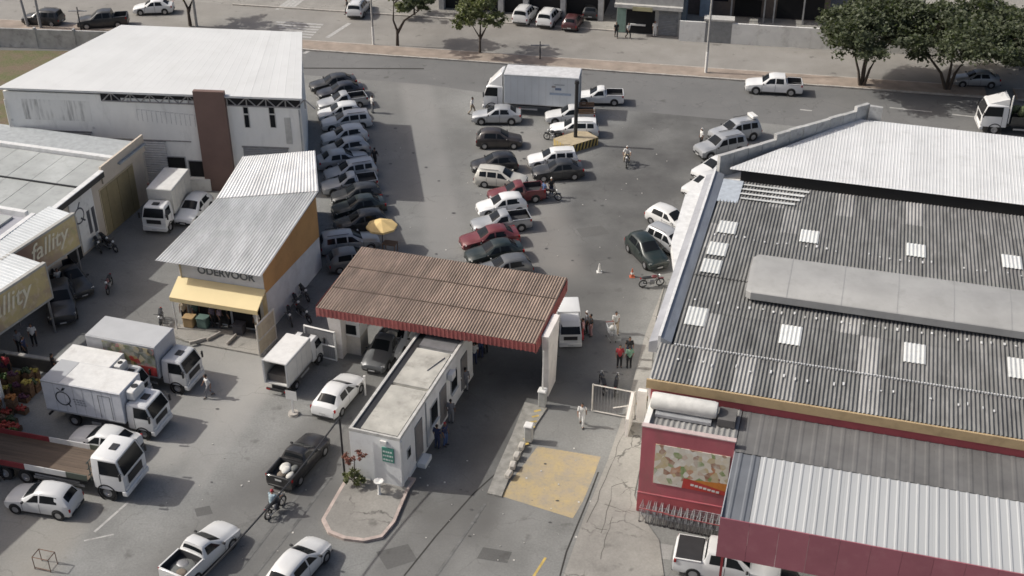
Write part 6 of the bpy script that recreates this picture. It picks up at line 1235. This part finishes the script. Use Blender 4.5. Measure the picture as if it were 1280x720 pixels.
# shopping carts
def cart_proto():
    r = empty('shopping_cart', (0,0,0)); m = MB(); zt, zb = .98, .52
    T = [(-.42,-.26,zt),(.46,-.2,.90),(.46,.2,.90),(-.42,.26,zt)]; Bm = [(-.34,-.2,zb),(.40,-.15,zb+.02),(.40,.15,zb+.02),(-.34,.2,zb)]
    for k in range(4): m.bar(T[k],T[(k+1)%4],.022); m.bar(Bm[k],Bm[(k+1)%4],.018)
    for k in range(4):
        a, b, c_, d_ = V(T[k]), V(T[(k+1)%4]), V(Bm[k]), V(Bm[(k+1)%4])
        for i in range(7): f = i/6; m.bar(a.lerp(b,f), c_.lerp(d_,f), .010)
        for j in (.35,.7): m.bar(a.lerp(c_,j), b.lerp(d_,j), .010)
    for i in range(5): f = i/4; m.bar(V(Bm[0]).lerp(V(Bm[3]),f), V(Bm[1]).lerp(V(Bm[2]),f), .010)
    m.build('basket', mGalv, r); f = MB()
    for s in (1,-1): f.tube([(-.5,s*.25,1.02),(-.36,s*.25,.5),(-.36,s*.25,.13)],.014,6); f.tube([(-.36,s*.25,.16),(.42,s*.17,.16)],.014,6); f.tube([(.42,s*.17,.13),(.36,s*.15,.52)],.012,6)
    f.build('frame', mSteel, r); MB().tube([(-.5,-.27,1.03),(-.5,.27,1.03)],.022,8).build('handle', M('cart_red', (.30,.06,.06), .5), r)
    for x, y in ((-.36,.25),(-.36,-.25),(.42,.17),(.42,-.17)): MB().lathe([(.0,-.015),(.06,-.015),(.06,.015),(.0,.015)],10,'y',(x,y,.062)).build('caster', mRubber, r)
    return r
cp = cart_proto(); ca, cb = G(806,648), G(900,668)
for i in range(13):
    c = cp if i == 0 else copy_tree(cp); q = ca.lerp(cb, i/12); c.location = (q.x, q.y, .054 if i < 4 else .004); c.rotation_euler = (0,0,R(75+random.uniform(-3,3))); tag(c, 'wire shopping cart nested in the row before the red billboard wall', 'shopping cart', 'shopping carts before the red wall'); c.name = 'shopping_cart'
    if i in (0, 12): c['label'] = ('wire shopping cart at the pavement end of the nested row', '', 'wire shopping cart at the red canopy end of the nested row')[i//6]
wc = copy_tree(cp); q = G(764,424); wc.location = (q.x,q.y,.004); wc.rotation_euler = (0,0,R(-80)); wc.name = 'shopping_cart'; wc['label'] = 'loaded wire cart pushed by the person in white'; wc['category'] = 'shopping cart'; del wc['group']
ld = empty('sack_load', q + Vector((0,0,.60)), 0, 'pale bags filling the cart near the market corner', 'bags'); MB().ball((0,0,.2),.2,.16,.2,10,7).build('bag', mSack, ld, smooth=60); MB().ball((.06,.18,.18),.18,.14,.18,10,7).build('bag', mSack, ld, smooth=60)
# cones, litter
def cone(x, y, lab, mt):
    r = empty('traffic_cone', G(x, y), 0, lab, 'cone'); MB().box(-.19,.19,-.19,.19,0,.03).build('base', mt, r); MB().lathe([(.14,.031),(.03,.68),(.0,.69)],12).build('body', mt, r, smooth=50); MB().lathe([(.105,.25),(.085,.38),(.0,.38)],12).build('band', mWhitePaint, r)
mCone = M('cone_orange', (.45,.12,.06), .6); cone(790,346,'orange traffic cone beside the dark green hatchback',mCone); cone(749,340,'pale traffic cone standing alone in the lane',mWhitePaint)
# workshop frame at bottom-left
fr = empty('display_rack', G(58,708), R(-15), 'small rusty metal frame rack standing on the bare concrete', 'rack')
mRust = M('rust', (.16,.09,.06), .85, var=.3)
for a, b in (((-.45,-.3,0),(-.45,-.3,.8)), ((.45,-.3,0),(.45,-.3,.8)), ((-.45,.3,0),(-.45,.3,.8)), ((.45,.3,0),(.45,.3,.8)), ((-.45,-.3,.8),(.45,-.3,.8)), ((-.45,.3,.8),(.45,.3,.8)), ((-.45,-.3,.8),(-.45,.3,.8)), ((.45,-.3,.8),(.45,.3,.8)), ((-.45,-.3,.1),(.45,-.3,.1))): MB().bar(a, b, .04).build('frame_bar', mRust, fr)
# ---- fruit stall
st0 = empty('stall_counter', (-29.6,63.2,0), R(-14), 'low pale stall parapet behind the fruit crates', 'wall'); MB().box(-2.6,2.0,-.08,.08,0,.95).build('panel', M('stall_dark', (.1,.09,.08), .8), st0); MB().box(-2.7,2.1,-.14,.14,.951,1.05).build('coping', mKerb, st0)
fcol = [('red',(.34,.045,.03)),('tomato red',(.42,.06,.04)),('green',(.08,.13,.03)),('yellow',(.42,.33,.07)),('orange',(.45,.17,.04)),('dark green',(.035,.06,.02)),('purple',(.10,.03,.06)),('brown',(.17,.10,.06))]
CR = MB()
for z in (.02,.13,.24):
    CR.box(-.3,.3,-.2,-.185,z,z+.08); CR.box(-.3,.3,.185,.2,z,z+.08); CR.box(-.3,-.285,-.184,.184,z,z+.08); CR.box(.285,.3,-.184,.184,z,z+.08)
CR.box(-.284,.284,-.184,.184,.0,.02)
for sx_ in (-.28,.28):
    for sy_ in (-.18,.18): CR.box(sx_-.02,sx_+.02,sy_-.02,sy_+.02,.021,.33)
crate_me = CR.mesh('crate'); crate_me.materials.append(mWood); fr_me = []
rng = random.Random(9)
for nm, c in fcol:
    m = MB()
    for k in range(22): m.ball((rng.uniform(-.27,.27), rng.uniform(-.17,.17), .30+rng.uniform(0,.14)), rng.uniform(.07,.10), None, None, 7, 5)
    me = m.mesh('fruit', 60); me.materials.append(M('fruit_'+nm.replace(' ','_'), c, .45, var=.25, scale=6)); fr_me.append(me)
ax = Vector((math.cos(R(-16)), math.sin(R(-16)), 0)); ay = Vector((-ax.y, ax.x, 0)); o0 = Vector((-33.5,56.9,0)); cnt = 0
cols_ = {}
for i in range(10):
    for j in range(13):
        if rng.random() < .10: continue
        qq = o0 + ax*i*.66 + ay*j*.52; qx, qy = PX((qq.x,qq.y,.3))
        if qx < -25 or qx > (92 if qy < 440 else 78 if qy < 462 else 50 if qy < 490 else 34 if qy < 520 else 22) or qy > 548 or qy < 418: continue
        lv = 1 + (i+2*j) % 3 // 1 if rng.random() < .6 else 1
        for k in range(lv):
            q = o0 + ax*(i*.66+rng.uniform(-.04,.04)) + ay*(j*.52+rng.uniform(-.03,.03)); top = k == lv-1
            ci_ = [0,1,0,7,1,4,5,2][(i*3+j*5)%8] if j < 7 else [5,3,2,6,3][(i+j)%5]
            nm = fcol[ci_][0]
            r = empty('fruit_crate', (q.x,q.y,.004+k*.34), R(-16+rng.uniform(-5,5)), ('wooden crate heaped with %s produce at the fruit stall' % nm) if top else 'wooden crate low in a stack at the fruit stall', 'crate', ('crates of %s produce at the fruit stall' % nm) if top else 'lower crates at the fruit stall')
            o = bpy.data.objects.new('crate', crate_me); col.objects.link(o); o.parent = r
            if top: f = bpy.data.objects.new('produce', fr_me[ci_]); col.objects.link(f); f.parent = r; f['kind'] = 'stuff'
# goods before the awning shop
for i, (x, y, c) in enumerate(((238,407,(.35,.24,.12)),(255,408,(.10,.16,.14)),(300,416,(.05,.05,.06)))):
    r = empty('goods_bin', G(x, y, .12), R(-15), ['tan goods bin under the awning','green goods bin under the awning','black goods bin near the awning post'][i], 'bin'); bevel_box(-.35,.35,-.3,.3,0,.7,.05,1).build('bin_body', M('bin_%d' % i, c, .7), r); MB().box(-.37,.37,-.32,.32,.701,.75).build('lid', M('bin_%d' % i, c, .7), r)
for i, (x, y) in enumerate(((248,430),(268,424),(290,428))): o = bevel_box(-.55,.55,-.06,.06,0,.22,.02,1).build('parking_stop', mKerb, None, loc=G(x,y)+Vector((0,0,.122)), rotz=R(30+20*i)); tag(o, ['broken concrete stop on the shop forecourt beside the truck','broken concrete stop in the middle of the shop forecourt','broken concrete stop near the awning post'][i], 'concrete stop')

# roof of the fruit market carried on white pillars
sr = empty('stall_roof', (-34, 55, 0), 0, 'fruit market roof on white pillars beside the stall crates', 'canopy')
T_ = [(-29.4+34,58.6-55),(-34.8+34,46.0-55),(-46+34,51-55),(-41+34,63.6-55)]
MB().prism(list(reversed(T_)), 6.75, 7.0).build('roof', mHallRoof, sr)
for x, y in ((-30.25,59.0),(-35.3,47.6),(-45,51.6),(-40.5,62.4)): MB().box(x+34-.3,x+34+.3,y-55-.3,y-55+.3,0,6.749).build('pillar', mWhiteWall, sr)
